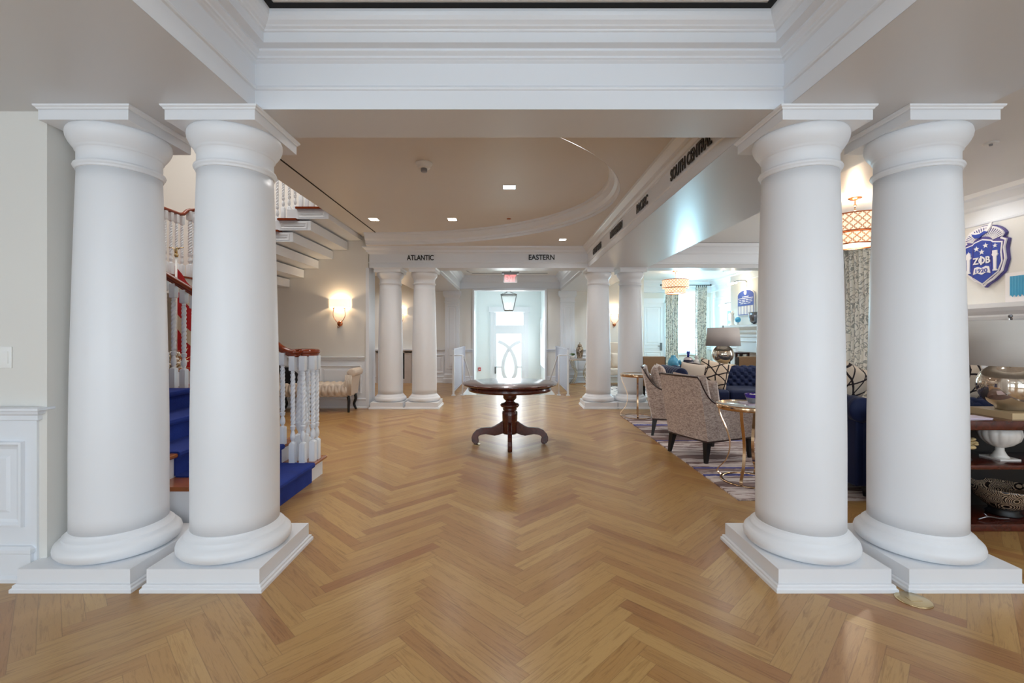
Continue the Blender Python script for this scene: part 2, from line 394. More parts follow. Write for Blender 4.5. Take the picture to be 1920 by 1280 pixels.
def thing(name, loc=(0, 0, 0), rz=0, label=None, cat=None, group=None):
    o = bpy.data.objects.new(name, None); C.objects.link(o); o.location = loc; o.rotation_euler = (0, 0, rz); o.empty_display_size = .1
    return tag(o, label, cat, group)
def struct(name, mb, mat): return obj(name, mb, mat, kind='structure')
def dup(root, loc=None, rz=None, label=None, group=None):
    kids = {}
    for q in list(C.objects): kids.setdefault(q.parent, []).append(q)
    def rec(o, par):
        c = o.copy(); C.objects.link(c); c.parent = par
        for ch in kids.get(o, []): rec(ch, c)
        return c
    r = rec(root, None)
    if loc: r.location = loc
    if rz is not None: r.rotation_euler = (0, 0, rz)
    if label: r['label'] = label
    if group: r['group'] = group
    return r
def PX(px, d): return (px-VX)*d/F
def PZ(py, d): return H-(py-VY)*d/F
# ================================================================ the setting
CZ = 2.61      # underside of the beams on the columns
LX, RX = -1.408, 1.526
# floor: one sheet, with the stair pit of the vestibule left out
fl = MB()
for x0, x1, y0, y1 in ((-6.6, 6.5, -3.1, 10.43), (-6.6, -1.05, 10.43, 13.2), (1.05, 6.5, 10.43, 13.2), (3.0, 6.5, 13.2, 14.5)): fl.box(x0, x1, y0, y1, -.12, 0)
struct('floor', fl, 'herringbone_oak')
struct('floor', MB().box(-1.15, 1.15, 11.6, 16.1, -.87, -.75), 'herringbone_oak')
struct('ground_outside', MB().box(-30, 30, 16.5, 60, -1.2, -1.1), 'foliage')

def wall_y(name, y0, y1, x0, x1, z0, z1, holes=(), mat='wall_paint'):
    mb = MB(); xs = sorted({x0, x1, *[h[0] for h in holes], *[h[1] for h in holes]})
    for a, b in zip(xs, xs[1:]):
        hs = [h for h in holes if h[0] <= a+1e-6 and h[1] >= b-1e-6]
        if not hs: mb.box(a, b, y0, y1, z0, z1)
        else:
            h = hs[0]
            if h[2] > z0: mb.box(a, b, y0, y1, z0, h[2])
            if h[3] < z1: mb.box(a, b, y0, y1, h[3], z1)
    return struct(name, mb, mat)
def wall_x(name, x0, x1, y0, y1, z0, z1, holes=(), mat='wall_paint'):
    mb = MB(); ys = sorted({y0, y1, *[h[0] for h in holes], *[h[1] for h in holes]})
    for a, b in zip(ys, ys[1:]):
        hs = [h for h in holes if h[0] <= a+1e-6 and h[1] >= b-1e-6]
        if not hs: mb.box(x0, x1, a, b, z0, z1)
        else:
            h = hs[0]
            if h[2] > z0: mb.box(x0, x1, a, b, z0, h[2])
            if h[3] < z1: mb.box(x0, x1, a, b, h[3], z1)
    return struct(name, mb, mat)
# outer shell
wall_y('wall_back', -3.2, -3.0, -6.6, 6.5, 0, 3.3, [(-3.1, -.75, .4, 2.5), (.75, 3.1, .4, 2.5), (-5.9, -4.1, .4, 2.5), (4.1, 5.9, .4, 2.5)])
wall_x('wall_left', -6.7, -6.5, -3.2, 13.3, 0, 6.1)
wall_x('wall_right', 6.3, 6.5, -3.2, 14.5, 0, 3.3, [(7.08, 7.86, .5, 2.75)])
# left pier wall that faces the camera, and the stair hall above it
struct('wall_pier', MB().box(-6.5, -2.58, 2.56, 3.0, 0, 6.0), 'wall_paint')
wall_y('wall_stair', 8.55, 8.9, -6.5, -2.62, 0, 6.1)
struct('wall_stair_upper', MB().box(-2.73, -2.6, 2.56, 8.9, 3.3, 6.1).box(-6.5, -2.73, 2.86, 3.0, 2.61, 6.1), 'wall_paint')
struct('ceiling_stair', MB().box(-6.6, -2.6, 2.9, 8.9, 6.0, 6.1), 'ceiling_paint')
# foyer
wall_y('wall_foyer', 13.1, 13.3, -6.5, 3.86, 0, 3.3, [(-.99, 1.04, -.9, 2.64)])
wall_x('wall_lounge', 3.72, 3.86, 13.3, 14.5, 0, 3.3)
wall_y('wall_lounge_end', 14.3, 14.5, 3.7, 6.5, 0, 3.3, [(4.98, 5.98, .75, 2.75)])
# vestibule behind the opening
struct('wall_vestibule_left', MB().box(-1.3, -1.12, 13.3, 16.2, -.87, 3.0).box(-1.05, -1.03, 10.43, 13.3, -.87, .012), 'vestibule_paint')
wall_x('wall_vestibule_right', 1.12, 1.3, 13.3, 16.2, -.87, 3.0, [(13.95, 15.6, .35, 1.85)], 'vestibule_paint')
struct('wall_vestibule_pit', MB().box(1.03, 1.05, 10.43, 13.3, -.87, .012), 'wall_paint')
wall_y('wall_front', 16.0, 16.2, -1.3, 1.3, -.87, 3.0, [(-.52, .56, -.75, 2.16)], 'vestibule_paint')
struct('ceiling_vestibule', MB().box(-1.3, 1.3, 13.1, 16.2, 2.9, 3.0), 'vestibule_paint')

# ceilings and beams
struct('ceiling_tray', MB().box(-1.6, 1.7, -3.1, 2.6, 3.052, 3.3), 'ceiling_paint')
struct('ceiling_soffit_left', MB().box(-6.6, LX, -3.1, 2.54, CZ, 3.3).box(-6.6, LX, 2.54, 2.9, CZ, 3.3), 'soffit_paint')
struct('ceiling_soffit_right', MB().box(RX, 2.6, -3.1, 2.9, CZ, 3.3), 'soffit_paint')
struct('ceiling_beam_front', MB().box(LX, RX, 2.54, 2.9, CZ, 3.3), 'soffit_paint')
struct('ceiling_hall', MB().box(-2.73, 1.6, 2.9, 8.6, 3.2, 3.32), 'ceiling_paint')
struct('ceiling_lounge', MB().box(2.5, 6.5, -3.1, 14.5, 3.05, 3.3), 'ceiling_paint')
struct('ceiling_foyer', MB().box(-6.6, 2.6, 8.8, 13.3, 3.05, 3.3), 'ceiling_paint')
struct('ceiling_beam_side', MB().box(1.47, 2.56, 2.9, 8.54, CZ, 3.3), 'soffit_paint')
struct('ceiling_beam_cross', MB().box(-2.6, 6.4, 8.54, 8.9, CZ, 3.3), 'soffit_paint')
struct('ceiling_beam_foyer', MB().box(-2.6, -1.4, 8.9, 13.1, CZ, 3.1), 'soffit_paint')
struct('ceiling_beam_foyer', MB().box(1.47, 2.56, 8.9, 13.1, CZ, 3.1), 'soffit_paint')
# lower outer ceiling around the oval recess of the hall
ECX, ECY, EA, EB = -2.2, 5.6, 3.5, 2.72
sp = MB(); pts = []
N = 96
for k in range(N+1):
    a = -pi/2+pi*k/N+0.0; pts.append((ECX+EA*cos(a), ECY+EB*sin(a)))
pts = [(-2.6, ECY-EB)]+[p for p in pts if p[0] > -2.59]+[(-2.6, ECY+EB)]
outer = []
for x, y in pts:
    # push outwards to the rectangle
    dx, dy = x-ECX, y-ECY; tx = (1.5-ECX)/dx if dx > 1e-6 else 9e9
    ty = ((8.56-ECY)/dy if dy > 1e-6 else ((2.88-ECY)/dy if dy < -1e-6 else 9e9)); t_ = min(tx, ty)
    outer.append((min(1.5, ECX+dx*t_), ECY+dy*t_))
n = len(pts)
vs = [(x, y, 3.0) for x, y in pts]+[(x, y, 3.0) for x, y in outer]+[(x, y, 3.21) for x, y in outer]
vs += [(1.5, 8.56, 3.0), (1.5, 2.88, 3.0)]
fs = [(k, n+k, n+k+1, k+1) for k in range(n-1)]
for k in range(n-1):
    a, b = outer[k], outer[k+1]
    if (a[1] > 8.5) != (b[1] > 8.5) and a[0] > 0: fs.append((n+k, 3*n, n+k+1))
    if (a[1] < 2.9) != (b[1] < 2.9) and b[0] > 0: fs.append((n+k, 3*n+1, n+k+1))
sp.add(vs, fs); struct('ceiling_hall_lower', sp, 'ceiling_paint')
cove = [(0, 3.0), (.0, 3.035), (-.02, 3.04), (-.025, 3.07), (-.06, 3.10), (-.085, 3.15), (-.09, 3.165), (-.115, 3.17), (-.12, 3.2)]
struct('trim_oval', MB().sweep(pts[::-1], [(-o, z) for o, z in cove], smooth=False), 'trim_paint')

# tray crown round the camera bay
tray = [(0, 2.61), (0, 2.712), (.010, 2.716), (.014, 2.724), (.010, 2.732), (.004, 2.738), (0, 2.742), (0, 2.862), (.012, 2.868), (.018, 2.874), (.028, 2.878), (.030, 2.888), (.044, 2.896), (.052, 2.902), (.052, 2.915),
        (.103, 2.915), (.103, 2.968), (.112, 2.971), (.116, 2.978), (.128, 2.984), (.134, 2.992), (.15, 3.004), (.160, 3.02), (.166, 3.036), (.168, 3.052), (0, 3.052)]
pth = [(LX, -3.0), (LX, 2.54), (RX, 2.54), (RX, -3.0)]
struct('trim_tray', MB().sweep(pth, tray), 'trim_paint')
ins = lambda p, o: [(LX+o, -3.0), (LX+o, 2.54-o), (RX-o, 2.54-o), (RX-o, -3.0)]
a, b = ins(0, .172), ins(0, .212)
g = MB()
for k in range(3): g.add([(*a[k], 3.0485), (*a[k+1], 3.0485), (*b[k+1], 3.0485), (*b[k], 3.0485)], [(0, 1, 2, 3)])
struct('trim_slot_tray', g, 'black_gap')
struct('trim_slot_hall', MB().box(-2.40, -2.382, 2.95, 8.28, 3.1955, 3.2), 'black_gap')
# entablature crowns
crown = [(.0, 2.612), (0, 2.70), (.012, 2.704), (.014, 2.715), (.004, 2.72), (0, 2.722), (0, 2.868), (.014, 2.872), (.016, 2.882), (.03, 2.90), (.045, 2.905), (.05, 2.93), (.085, 2.965), (.10, 2.975), (.105, 3.0), (0, 3.0)]
struct('trim_entablature', MB().sweep([(-2.6, 8.9), (-2.6, 8.54), (1.47, 8.54), (1.47, 2.9)], [(o, z) for o, z in crown], side=1), 'trim_paint')
crown2 = [(o, z+.05) for o, z in crown[6:]]
crown2 = [(0, 2.84)] + [(o, z) for o, z in crown2]
bigcrown = [(0, 2.68), (.012, 2.69), (.016, 2.71), (.006, 2.72), (.006, 2.86), (.03, 2.88), (.04, 2.91), (.09, 2.98), (.13, 3.0), (.14, 3.05), (0, 3.05)]
BX, B1, B2 = 5.69, (4.1, 6.6), (9.4, 11.75)
path_near = [(2.6, 8.54), (6.3, 8.54), (6.3, B1[1]), (BX, B1[1]), (BX, B1[0]), (6.3, B1[0]), (6.3, -3.0)]
struct('trim_lounge_crown', MB().sweep(path_near, bigcrown), 'trim_paint')
path_far = [(3.86, 14.3), (6.3, 14.3), (6.3, B2[1]), (BX, B2[1]), (BX, B2[0]), (6.3, B2[0]), (6.3, 8.9)]
struct('trim_lounge_crown', MB().sweep(path_far, bigcrown), 'trim_paint')
struct('trim_slot_lounge', MB().box(2.7, 6.0, 8.36, 8.372, 3.046, 3.05), 'black_gap')
struct('trim_foyer_crown', MB().sweep([(-1.4, 8.9), (-1.4, 13.1), (1.47, 13.1), (1.47, 8.9)], bigcrown), 'trim_paint')
struct('trim_slot_foyer', MB().box(-1.0, 1.06, 12.5, 12.53, 3.045, 3.049).add([(-1.0, 12.5, 3.047), (-1.0, 12.53, 3.047), (-1.1, 12.0, 3.047), (-1.13, 12.0, 3.047)], [(0, 1, 2, 3)]), 'black_gap')

# wainscot: rail, cap, baseboard, raised panels on a wall facing -y
railp = [(0, .905-.02), (.012, .89), (.012, .915), (.03, .925), (.034, .94), (.045, .945), (.045, .958), (0, .962)]
basep = [(.014, 0), (.03, 0), (.03, .02), (.016, .032), (.014, .15), (.022, .158), (.022, .175), (.008, .19), (0, .19)]
def panel_mould(mb, rect, pl, axis='y', out=-1, w=.045, t=.02):
    # picture-frame moulding with a raised field inside; rect=(a0,a1,z0,z1) on plane pl
    a0, a1, z0, z1 = rect
    def P(a, z, o):
        return (a, pl+out*o, z) if axis == 'y' else (pl+out*o, a, z)
    rings = [(0, 0), (.004, t), (.016, t*1.1), (.030, t*.4), (w, .002), (w+.035, .002), (w+.05, .010)]
    vs = []
    for ins_, o in rings: vs += [P(a0+ins_, z0+ins_, o), P(a1-ins_, z0+ins_, o), P(a1-ins_, z1-ins_, o), P(a0+ins_, z1-ins_, o)]
    fs = []
    for r in range(len(rings)-1):
        for k in range(4): fs.append((r*4+k, r*4+(k+1) % 4, r*4+4+(k+1) % 4, r*4+4+k))
    r = len(rings)-1; fs.append((r*4, r*4+1, r*4+2, r*4+3)); mb.add(vs, fs)
# pier by the left columns
tp = MB().box(-6.5, -2.625, 2.548, 2.56, 0, .9)
tp.sweep([(-6.5, 2.548), (-2.62, 2.548), (-2.62, 2.60)], [(o, z) for o, z in railp], side=1)
tp.sweep([(-6.5, 2.548), (-2.66, 2.548), (-2.66, 2.57)], [(o*1.2, z) for o, z in basep], side=1)
panel_mould(tp, (-3.95, -2.69, .295, .772), 2.548); panel_mould(tp, (-5.4, -4.1, .295, .772), 2.548)
struct('trim_wainscot_pier', tp, 'trim_paint')
# stair hall back wall
tp = MB().box(-6.5, -2.62, 8.54, 8.55, 0, .9)
tp.sweep([(-6.5, 8.54), (-2.68, 8.54)], railp); tp.sweep([(-6.5, 8.54), (-2.63, 8.54)], basep)
for a0 in (-6.2, -5.3, -4.42, -3.53):
    panel_mould(tp, (a0, a0+.78, .28, .80), 8.54)
struct('trim_wainscot_stair', tp, 'trim_paint')
struct('trim_pilaster_stair', MB().box(-2.66, -2.6, 8.515, 8.9, 0, 2.61), 'trim_paint')
# foyer wall
tp = MB()
for x0, x1 in ((-2.6, -1.75), (1.8, 3.8), (-6.5, -3.75)):
    tp.box(x0, x1, 13.085, 13.1, 0, .9); tp.sweep([(x0, 13.085), (x1, 13.085)], railp); tp.sweep([(x0, 13.085), (x1, 13.085)], basep)
for x0, x1 in ((-1.40, -1.02), (1.07, 1.47)):
    tp.sweep([(x0, 13.1), (x1, 13.1)], railp); tp.sweep([(x0, 13.1), (x1, 13.1)], basep)
panel_mould(tp, (-2.45, -1.85, .28, .8), 13.085)
for a in (1.9, 2.8): panel_mould(tp, (a, a+.8, .28, .8), 13.085)
struct('trim_wainscot_foyer', tp, 'trim_paint')
# pilasters on the foyer wall
for cx in (-1.61, 1.67):
    tp = MB().box(cx-.2, cx+.2, 13.0, 13.1, 0, 2.61)
    q = [(cx-.2, 13.1), (cx-.2, 13.0), (cx+.2, 13.0), (cx+.2, 13.1)]
    tp.sweep(q, [(.0, 0), (.05, 0), (.05, .12), (.03, .14), (.03, .24), (0, .27)])
    tp.sweep(q, [(0, 2.28), (.015, 2.29), (.015, 2.31), (0, 2.32), (0, 2.42), (.02, 2.44), (.05, 2.5), (.05, 2.61)])
    panel_mould(tp, (cx-.14, cx+.14, .4, 2.2), 13.0, w=.02, t=.008)
    struct('trim_pilaster_foyer', tp, 'trim_paint')
# opening casing
tp = MB()
for x0, x1 in ((-1.03, -.984), (1.034, 1.08)): tp.box(x0, x1, 13.06, 13.35, .012, 2.68)
tp.box(-.984, 1.034, 13.06, 13.35, 2.634, 2.68)
struct('trim_opening', tp, 'trim_paint')
# lounge walls: wide flat panels, rail and base
tp = MB()
tp.sweep([(3.86, 14.29), (4.9, 14.29)], railp); tp.sweep([(6.06, 14.29), (6.29, 14.29), (6.29, 11.75)], railp)
tp.sweep([(3.86, 14.29), (6.29, 14.29), (6.29, 11.75)], basep)
panel_mould(tp, (6.08, 6.26, 1.0, 2.55), 14.3, t=.008, w=.02)
for a0, a1 in ((11.9, 12.9), (13.05, 14.15)):
    panel_mould(tp, (a0, a1, 1.0, 2.5), 6.3, 'x', -1, t=.012); panel_mould(tp, (a0, a1, .25, .82), 6.3, 'x', -1, t=.012)
tp.sweep([(6.29, 8.54), (6.29, 6.6)], railp); tp.sweep([(6.29, 8.54), (6.29, 6.6)], basep)
struct('trim_lounge', tp, 'trim_paint')

# ---- stairs down to the door
st = MB()
for k in range(5): st.box(-1.03, 1.03, 10.43+.3*k, 10.43+.3*(k+1)+.02, -.87, -.15*(k+1)+.0)
st.box(-1.05, 1.05, 10.40, 10.44, -.87, -.001)
struct('floor_entry_steps', st, 'trim_paint')

# ---- front door with crossed arcs, transom, casing
dr = MB(); DY = 15.98
gx0, gx1, gz0, gz1 = -.43, .43, -.45, 1.40
dr.box(-.51, gx0, DY-.05, DY, -.75, 1.58).box(gx1, .55, DY-.05, DY, -.75, 1.58).box(gx0, gx1, DY-.05, DY, -.75, gz0).box(gx0, gx1, DY-.05, DY, gz1, 1.70).box(-.51, gx0, DY-.05, DY, 1.58, 1.70).box(gx1, .55, DY-.05, DY, 1.58, 1.70)
dr.box(gx0, gx1, DY-.062, DY-.049, 1.60, 1.66)
d1 = struct('door_1', dr, 'trim_paint')
L = [(934, 640), (944, 644), (954, 652), (962, 665), (967, 683), (966, 700), (960, 711), (950, 724), (938, 736)]
import itertools
def cr(ps, n=6):
    out = []; ps = [Vector(p) for p in ps]; q = [ps[0]*2-ps[1]]+ps+[ps[-1]*2-ps[-2]]
    for i in range(1, len(q)-2):
        for k in range(n):
            t_ = k/n; p0, p1, p2, p3 = q[i-1:i+3]
            out.append(.5*((2*p1)+(p2-p0)*t_+(2*p0-5*p1+4*p2-p3)*t_*t_+(3*p1-p0-3*p2+p3)*t_**3))
    out.append(ps[-1]); return out
for sg in (1, -1):
    arc = cr([(sg*(px-955)*16/F+.02, DY-.03-.012*sg, PZ(py, 16)) for px, py in L])
    obj('door_tracery', MB().ribbon(arc, .03, .115, (0, 1, 0)), 'trim_paint', d1)
obj('door_tracery', MB().box(gx0, -.2, DY-.045, DY-.01, .22, .28).box(.24, gx1, DY-.045, DY-.01, .22, .28), 'trim_paint', d1)
obj('door_handle', MB().rbox(-.49, -.445, DY-.09, DY-.045, .02, .26, .008), 'pewter', d1)
obj('door_glass', MB().box(gx0, gx1, DY-.022, DY-.016, gz0, gz1), 'window_glass', d1)
w1 = struct('window_1', MB().box(-.515, -.44, DY-.05, DY, 1.70, 2.155).box(.50, .555, DY-.05, DY, 1.70, 2.155).box(-.44, .50, DY-.05, DY, 2.13, 2.155), 'trim_paint')
obj('window_glass', MB().box(-.45, .51, DY-.02, DY-.015, 1.7, 2.14), 'window_glass', w1)
tp = MB()
q = [(-.62, 15.97), (-.62, 15.95)]
tp.box(-.64, -.512, 15.94, 16.0, -.75, 2.16).box(.552, .68, 15.94, 16.0, -.75, 2.16).box(-.70, .74, 15.92, 16.0, 2.16, 2.34)
tp.box(-1.12, -1.10, 13.35, 14.0, -.75, 1.05).box(1.10, 1.12, 13.35, 13.9, -.75, 1.05)
struct('trim_front_door', tp, 'trim_paint')
w2 = MB().box(1.08, 1.13, 13.9, 15.65, .28, .35).box(1.08, 1.13, 13.9, 15.65, 1.85, 1.93).box(1.08, 1.13, 13.88, 13.95, .28, 1.93).box(1.08, 1.13, 15.6, 15.67, .28, 1.93)
struct('window_2', w2, 'trim_paint')
area('side_window_daylight', (1.42, 14.8, 1.1), (0, 14.4, .6), 1.6, 1.4, 14, DAY)

# ---- lounge end wall: door and window
dr = MB().box(4.12, 4.84, 14.25, 14.3, 0, 2.35)
panel_mould(dr, (4.22, 4.74, 1.05, 2.25), 14.25, t=.012, w=.03); panel_mould(dr, (4.22, 4.74, .2, .85), 14.25, t=.012, w=.03)
d2 = struct('door_2', dr, 'trim_paint')
obj('door_handle', MB().box(4.70, 4.76, 14.22, 14.25, .88, 1.12).tube([(4.73, 14.2, 1.02), (4.62, 14.19, 1.02)], .012), 'pewter', d2)
tp = MB().box(4.02, 4.12, 14.22, 14.3, 0, 2.45).box(4.84, 4.92, 14.22, 14.3, 0, 2.45).box(4.02, 4.92, 14.22, 14.3, 2.35, 2.5)
struct('trim_door_2', tp, 'trim_paint')
def window(name, x0, x1, z0, z1, y, nx, nz):
    mb = MB(); f = .07
    mb.box(x0-f, x0, y-.03, y+.06, z0-f, z1+f).box(x1, x1+f, y-.03, y+.06, z0-f, z1+f).box(x0, x1, y-.03, y+.06, z1, z1+f).box(x0-f*1.4, x1+f*1.4, y-.07, y+.06, z0-f, z0)
    zm = (z0+z1)/2; mb.box(x0, x1, y, y+.04, zm-.025, zm+.025)
    for k in range(1, nx): a = x0+(x1-x0)*k/nx; mb.box(a-.012, a+.012, y+.01, y+.035, z0, z1)
    for k in range(1, nz): a = z0+(z1-z0)*k/nz; mb.box(x0, x1, y+.013, y+.038, a-.011, a+.011)
    o = struct(name, mb, 'trim_paint')
    obj('window_glass', MB().box(x0, x1, y+.02, y+.024, z0, z1), 'window_glass', o); return o
w3 = window('window_3', 4.98, 5.98, .82, 2.72, 14.3, 3, 6)
o = obj('roman_shade', MB().grid(lambda u, v: (5.0+.96*u, 14.27+.012*sin(v*9), 2.72-v*.98-.10*sin(pi*u)*v), 12, 14), 'sheer_fabric', w3)
wr = MB()
wr.box(6.24, 6.34, 7.0, 7.08, .4, 2.85).box(6.24, 6.34, 7.86, 7.94, .4, 2.85).box(6.24, 6.34, 7.0, 7.94, 2.75, 2.85).box(6.22, 6.34, 6.98, 7.96, .42, .5).box(6.26, 6.3, 7.08, 7.86, 1.6, 1.65)
struct('window_4', wr, 'trim_paint')
# assumed windows behind the camera, added as openings for the frontal light
for i_, (a0, a1) in enumerate(((-3.1, -.75), (.75, 3.1), (-5.9, -4.1), (4.1, 5.9))):
    mb = MB(); mb.box(a0, a0+.06, -3.08, -3.0, .4, 2.5).box(a1-.06, a1, -3.08, -3.0, .4, 2.5).box(a0, a1, -3.08, -3.0, 2.44, 2.5).box(a0, a1, -3.08, -3.0, .4, .46).box((a0+a1)/2-.03, (a0+a1)/2+.03, -3.08, -3.02, .4, 2.5)
    struct('window_%d' % (5+i_), mb, 'trim_paint')

# ---- chimney breasts with fireplaces
def breast(y0, y1, name, zm, oy):
    ym = (y0+y1)/2
    wall_x('wall_'+name, BX, 6.32, y0, y1, 0, 3.06, [(ym-.55, ym+.55, 0, .9)])
    struct('wall_'+name+'_firebox', MB().box(6.0, 6.3, ym-.56, ym+.56, 0, .92), 'firebox')
    mb = MB()
    q = [(BX, ym+1.02), (BX-.10, ym+1.02), (BX-.10, ym-1.02), (BX, ym-1.02)]
    # legs and frieze
    for s_ in (-1, 1):
        a, b = sorted((ym+s_*.62, ym+s_*.95)); mb.box(BX-.10, BX, a, b, 0, zm-.38)
        panel_mould(mb, (a+.05, b-.05, .3, zm-.55), BX-.10, 'x', -1, t=.01, w=.02)
    mb.box(BX-.094, BX, ym-.94, ym+.94, .965, zm-.31)
    prof = [(-.10, zm-.40), (.0, zm-.40), (.015, zm-.385), (.0, zm-.37), (.0, zm-.30), (.012, zm-.29), (.02, zm-.25), (.02, zm-.225), (.05, zm-.18), (.06, zm-.15), (.06, zm-.13), (.10, zm-.09), (.13, zm-.05), (.13, zm), (-.10, zm)]
    q = [(BX-.10, y1-.05), (BX-.10, y0+.05)]
    mb.sweep([(BX, y1-.05), (BX-.10, y1-.05), (BX-.10, y0+.05), (BX, y0+.05)], prof)
    mb.box(BX-.088, BX, y0+.06, y1-.06, zm-.385, zm-.005)
    t_ = thing('fireplace_mantel', (0, 0, 0), 0, 'white painted fireplace mantel with stepped mouldings on the lounge wall under the '+oy, 'fireplace')
    obj('mantel', mb, 'trim_paint', t_)
    obj('marble_surround', MB().box(BX-.03, BX-.001, ym-.62, ym-.5, 0, .95).box(BX-.03, BX-.001, ym+.5, ym+.62, 0, .95).box(BX-.03, BX-.001, ym-.62, ym+.62, .85, .96), 'marble', t_)
breast(*B1, 'breast_near', 1.72, 'blue shield')
breast(*B2, 'breast_far', 1.60, 'blue list plaque')

# ================================================================ columns
def column(cx, cy, label, group):
    t_ = thing('column', (cx, cy, 0), 0, label, 'column', group)
    sq = lambda h: [(-h, h), (-h, -h), (h, -h), (h, h)]
    mb = MB().box(-.30, .30, -.30, .30, 0, .117)
    mb.sweep([(-.3, -.3), (.3, -.3), (.3, .3), (-.3, .3)], [(0, 0), (.02, 0), (.02, .017), (.016, .022), (.012, .024), (.012, .034), (.008, .038), (0, .04)], closed=True)
    obj('plinth', mb, 'column_paint', t_)
    pr = [(.245, .117), (.262, .119), (.284, .128), (.297, .145), (.300, .165), (.295, .183), (.280, .200), (.262, .209), (.262, .222), (.258, .226), (.250, .232), (.240, .242), (.235, .252), (.234, .256)]
    obj('base_ring', MB().lathe(pr, n=72), 'column_paint', t_)
    pr = []
    for k in range(25):
        q = k/24; z = .256+q*(2.30-.256); pr.append((.232-.033*max(0, (q-.22)/.78)**1.5, z))
    obj('shaft', MB().lathe(pr, n=72), 'column_paint', t_)
    pr = [(.199, 2.30), (.205, 2.302), (.207, 2.308), (.206, 2.314), (.214, 2.318), (.217, 2.326), (.214, 2.334), (.202, 2.338), (.200, 2.344), (.200, 2.410), (.204, 2.413), (.209, 2.416), (.209, 2.424), (.213, 2.428), (.224, 2.442), (.237, 2.462), (.246, 2.484), (.249, 2.502), (.247, 2.518), (.242, 2.530)]
    obj('capital', MB().lathe(pr, n=72), 'column_paint', t_)
    mb = MB().box(-.245, .245, -.245, .245, 2.53, 2.609)
    mb.sweep([(-.245, -.245), (.245, -.245), (.245, .245), (-.245, .245)], [(0, 2.585), (.004, 2.588), (.006, 2.594), (.014, 2.600), (.016, 2.609), (0, 2.609)], closed=True)
    obj('abacus', mb, 'column_paint', t_)
    return t_
cw = 'big round white column '
G1, G2 = 'paired columns beside the camera', 'paired columns at the far side of the hall'
c0 = column(-1.625, 2.734, cw+'in front left, inner one of the pair, hiding the staircase', G1)
dup(c0, (-2.312, 2.734, 0), label=cw+'in front left, outermost, against the panelled pier wall')
dup(c0, (1.733, 2.734, 0), label=cw+'in front right, inner one of the pair, by the gold side table')
dup(c0, (2.427, 2.734, 0), label=cw+'in front right, outermost, beside the bookshelf console')
dup(c0, (-1.605, 8.72, 0), label='distant white column under the word ATLANTIC, right one of that pair', group=G2)
dup(c0, (-2.25, 8.72, 0), label='distant white column beside the sconce wall, left one under ATLANTIC', group=G2)
dup(c0, (1.70, 8.72, 0), label='distant white column right of the word EASTERN, inner one of that pair', group=G2)
dup(c0, (2.31, 8.72, 0), label='distant white column behind the small round gold table and chair', group=G2)
# ================================================================ staircase
RS, RN, X1 = .172, .28, -1.80
xn = lambda n: X1-RN*(n-1)
stair = thing('staircase', (0, 0, 0), 0, 'white staircase with wooden treads climbing left behind the front left columns', 'staircase')
for n in range(1, 13):
    zt = RS*n; lo = 0 if n <= 7 else zt-.42
    obj('riser', MB().box(xn(n+1)-.03, xn(n)-.03, 3.07, 4.50, lo, zt-.03), 'trim_paint', stair)
    mb = MB().prism([(xn(n+1)-.03, zt-.03), (xn(n)-.008, zt-.03), (xn(n), zt-.02), (xn(n), zt-.008), (xn(n)-.008, zt), (xn(n+1)-.03, zt)], 3.065, 4.54)
    obj('tread', mb, 'tread_wood', stair)
ZL = 13*RS
obj('landing', MB().box(-6.49, xn(13)-.03, 3.01, 8.53, ZL-.28, ZL-.03).box(xn(13)-.04, -4.84, 4.52, 8.53, ZL-.28, ZL-.03), 'trim_paint', stair)
obj('landing_floor', MB().box(-6.49, xn(13), 3.01, 8.53, ZL-.03, ZL).box(xn(13)-.04, -4.82, 4.52, 8.53, ZL-.03, ZL), 'rail_wood', stair)
for k in range(0, 6):
    xr = -2.735-.27*k; xl = -3.36-.27*k; zt = 3.296-.174*k
    mb = MB().box(xl, xr, 6.95, 8.54, zt-.176, zt-.03)
    mb.box(xl-.0, xr+.008, 6.938, 6.95, zt-.176, zt-.164)
    panel_mould(mb, (-3.20-.27*k, xr-.05, zt-.155, zt-.05), 6.95, w=.012, t=.008)
    obj('riser', mb, 'trim_paint', stair)
    obj('tread', MB().box(-3.22-.27*k, (-2.94 if k else -2.735)-.27*k, 6.90, 8.54, zt-.03, zt), 'rail_wood', stair)
# carpet runner
mb = MB()
for n in range(1, 13):
    a = xn(n); b = xn(n+1); z = RS*n; z0 = RS*(n-1)
    prof = [(b-.019, z+.012), (a-.002, z+.012), (a+.010, z+.006), (a+.014, z-.012), (a+.008, z-.03), (a-.018, z-.04), (a-.018, z0+(.012 if n > 1 else .001)), (a-.0299, z0+(.012 if n > 1 else .001)), (a-.0299, z-.0), (b-.019, z+.0005)]
    mb.prism(prof, 3.27, 4.23)
obj('stair_runner', mb, 'blue_carpet', None, 'royal blue carpet runner laid down the middle of the wooden stair treads', 'carpet')
# balusters
def baluster_mesh():
    pr = []; SQ = [(0, .026), (.185, .026)]; pr += [(r, z) for z, r in SQ]
    pr += [(.024, .195), (.013, .202), (.013, .212), (.020, .225), (.024, .245), (.022, .27), (.014, .30), (.013, .31), (.021, .318), (.021, .335), (.023, .34), (.023, .35), (.013, .36)]
    z = .37
    while z < .835: pr.append((.0185, z)); z += .005
    pr += [(.013, .84), (.018, .845), (.018, .852), (.012, .858), (.024, .868), (.026, .872), (.026, 1.0)]
    def rf(a, z):
        if z <= .19 or z >= .865: return 1/max(abs(cos(a)), abs(sin(a)))
        if .365 < z < .838: return 1+.17*cos(3*a-z*150)
        return 1
    return MB().lathe(pr, n=24, rf=rf)
rail1 = thing('stair_railing', (0, 0, 0), 0, 'white rope-twist balusters under a curled reddish wood handrail on the lower stair flight', 'railing')
b0 = obj('baluster', baluster_mesh(), 'trim_paint', rail1); autosm(b0, 30)
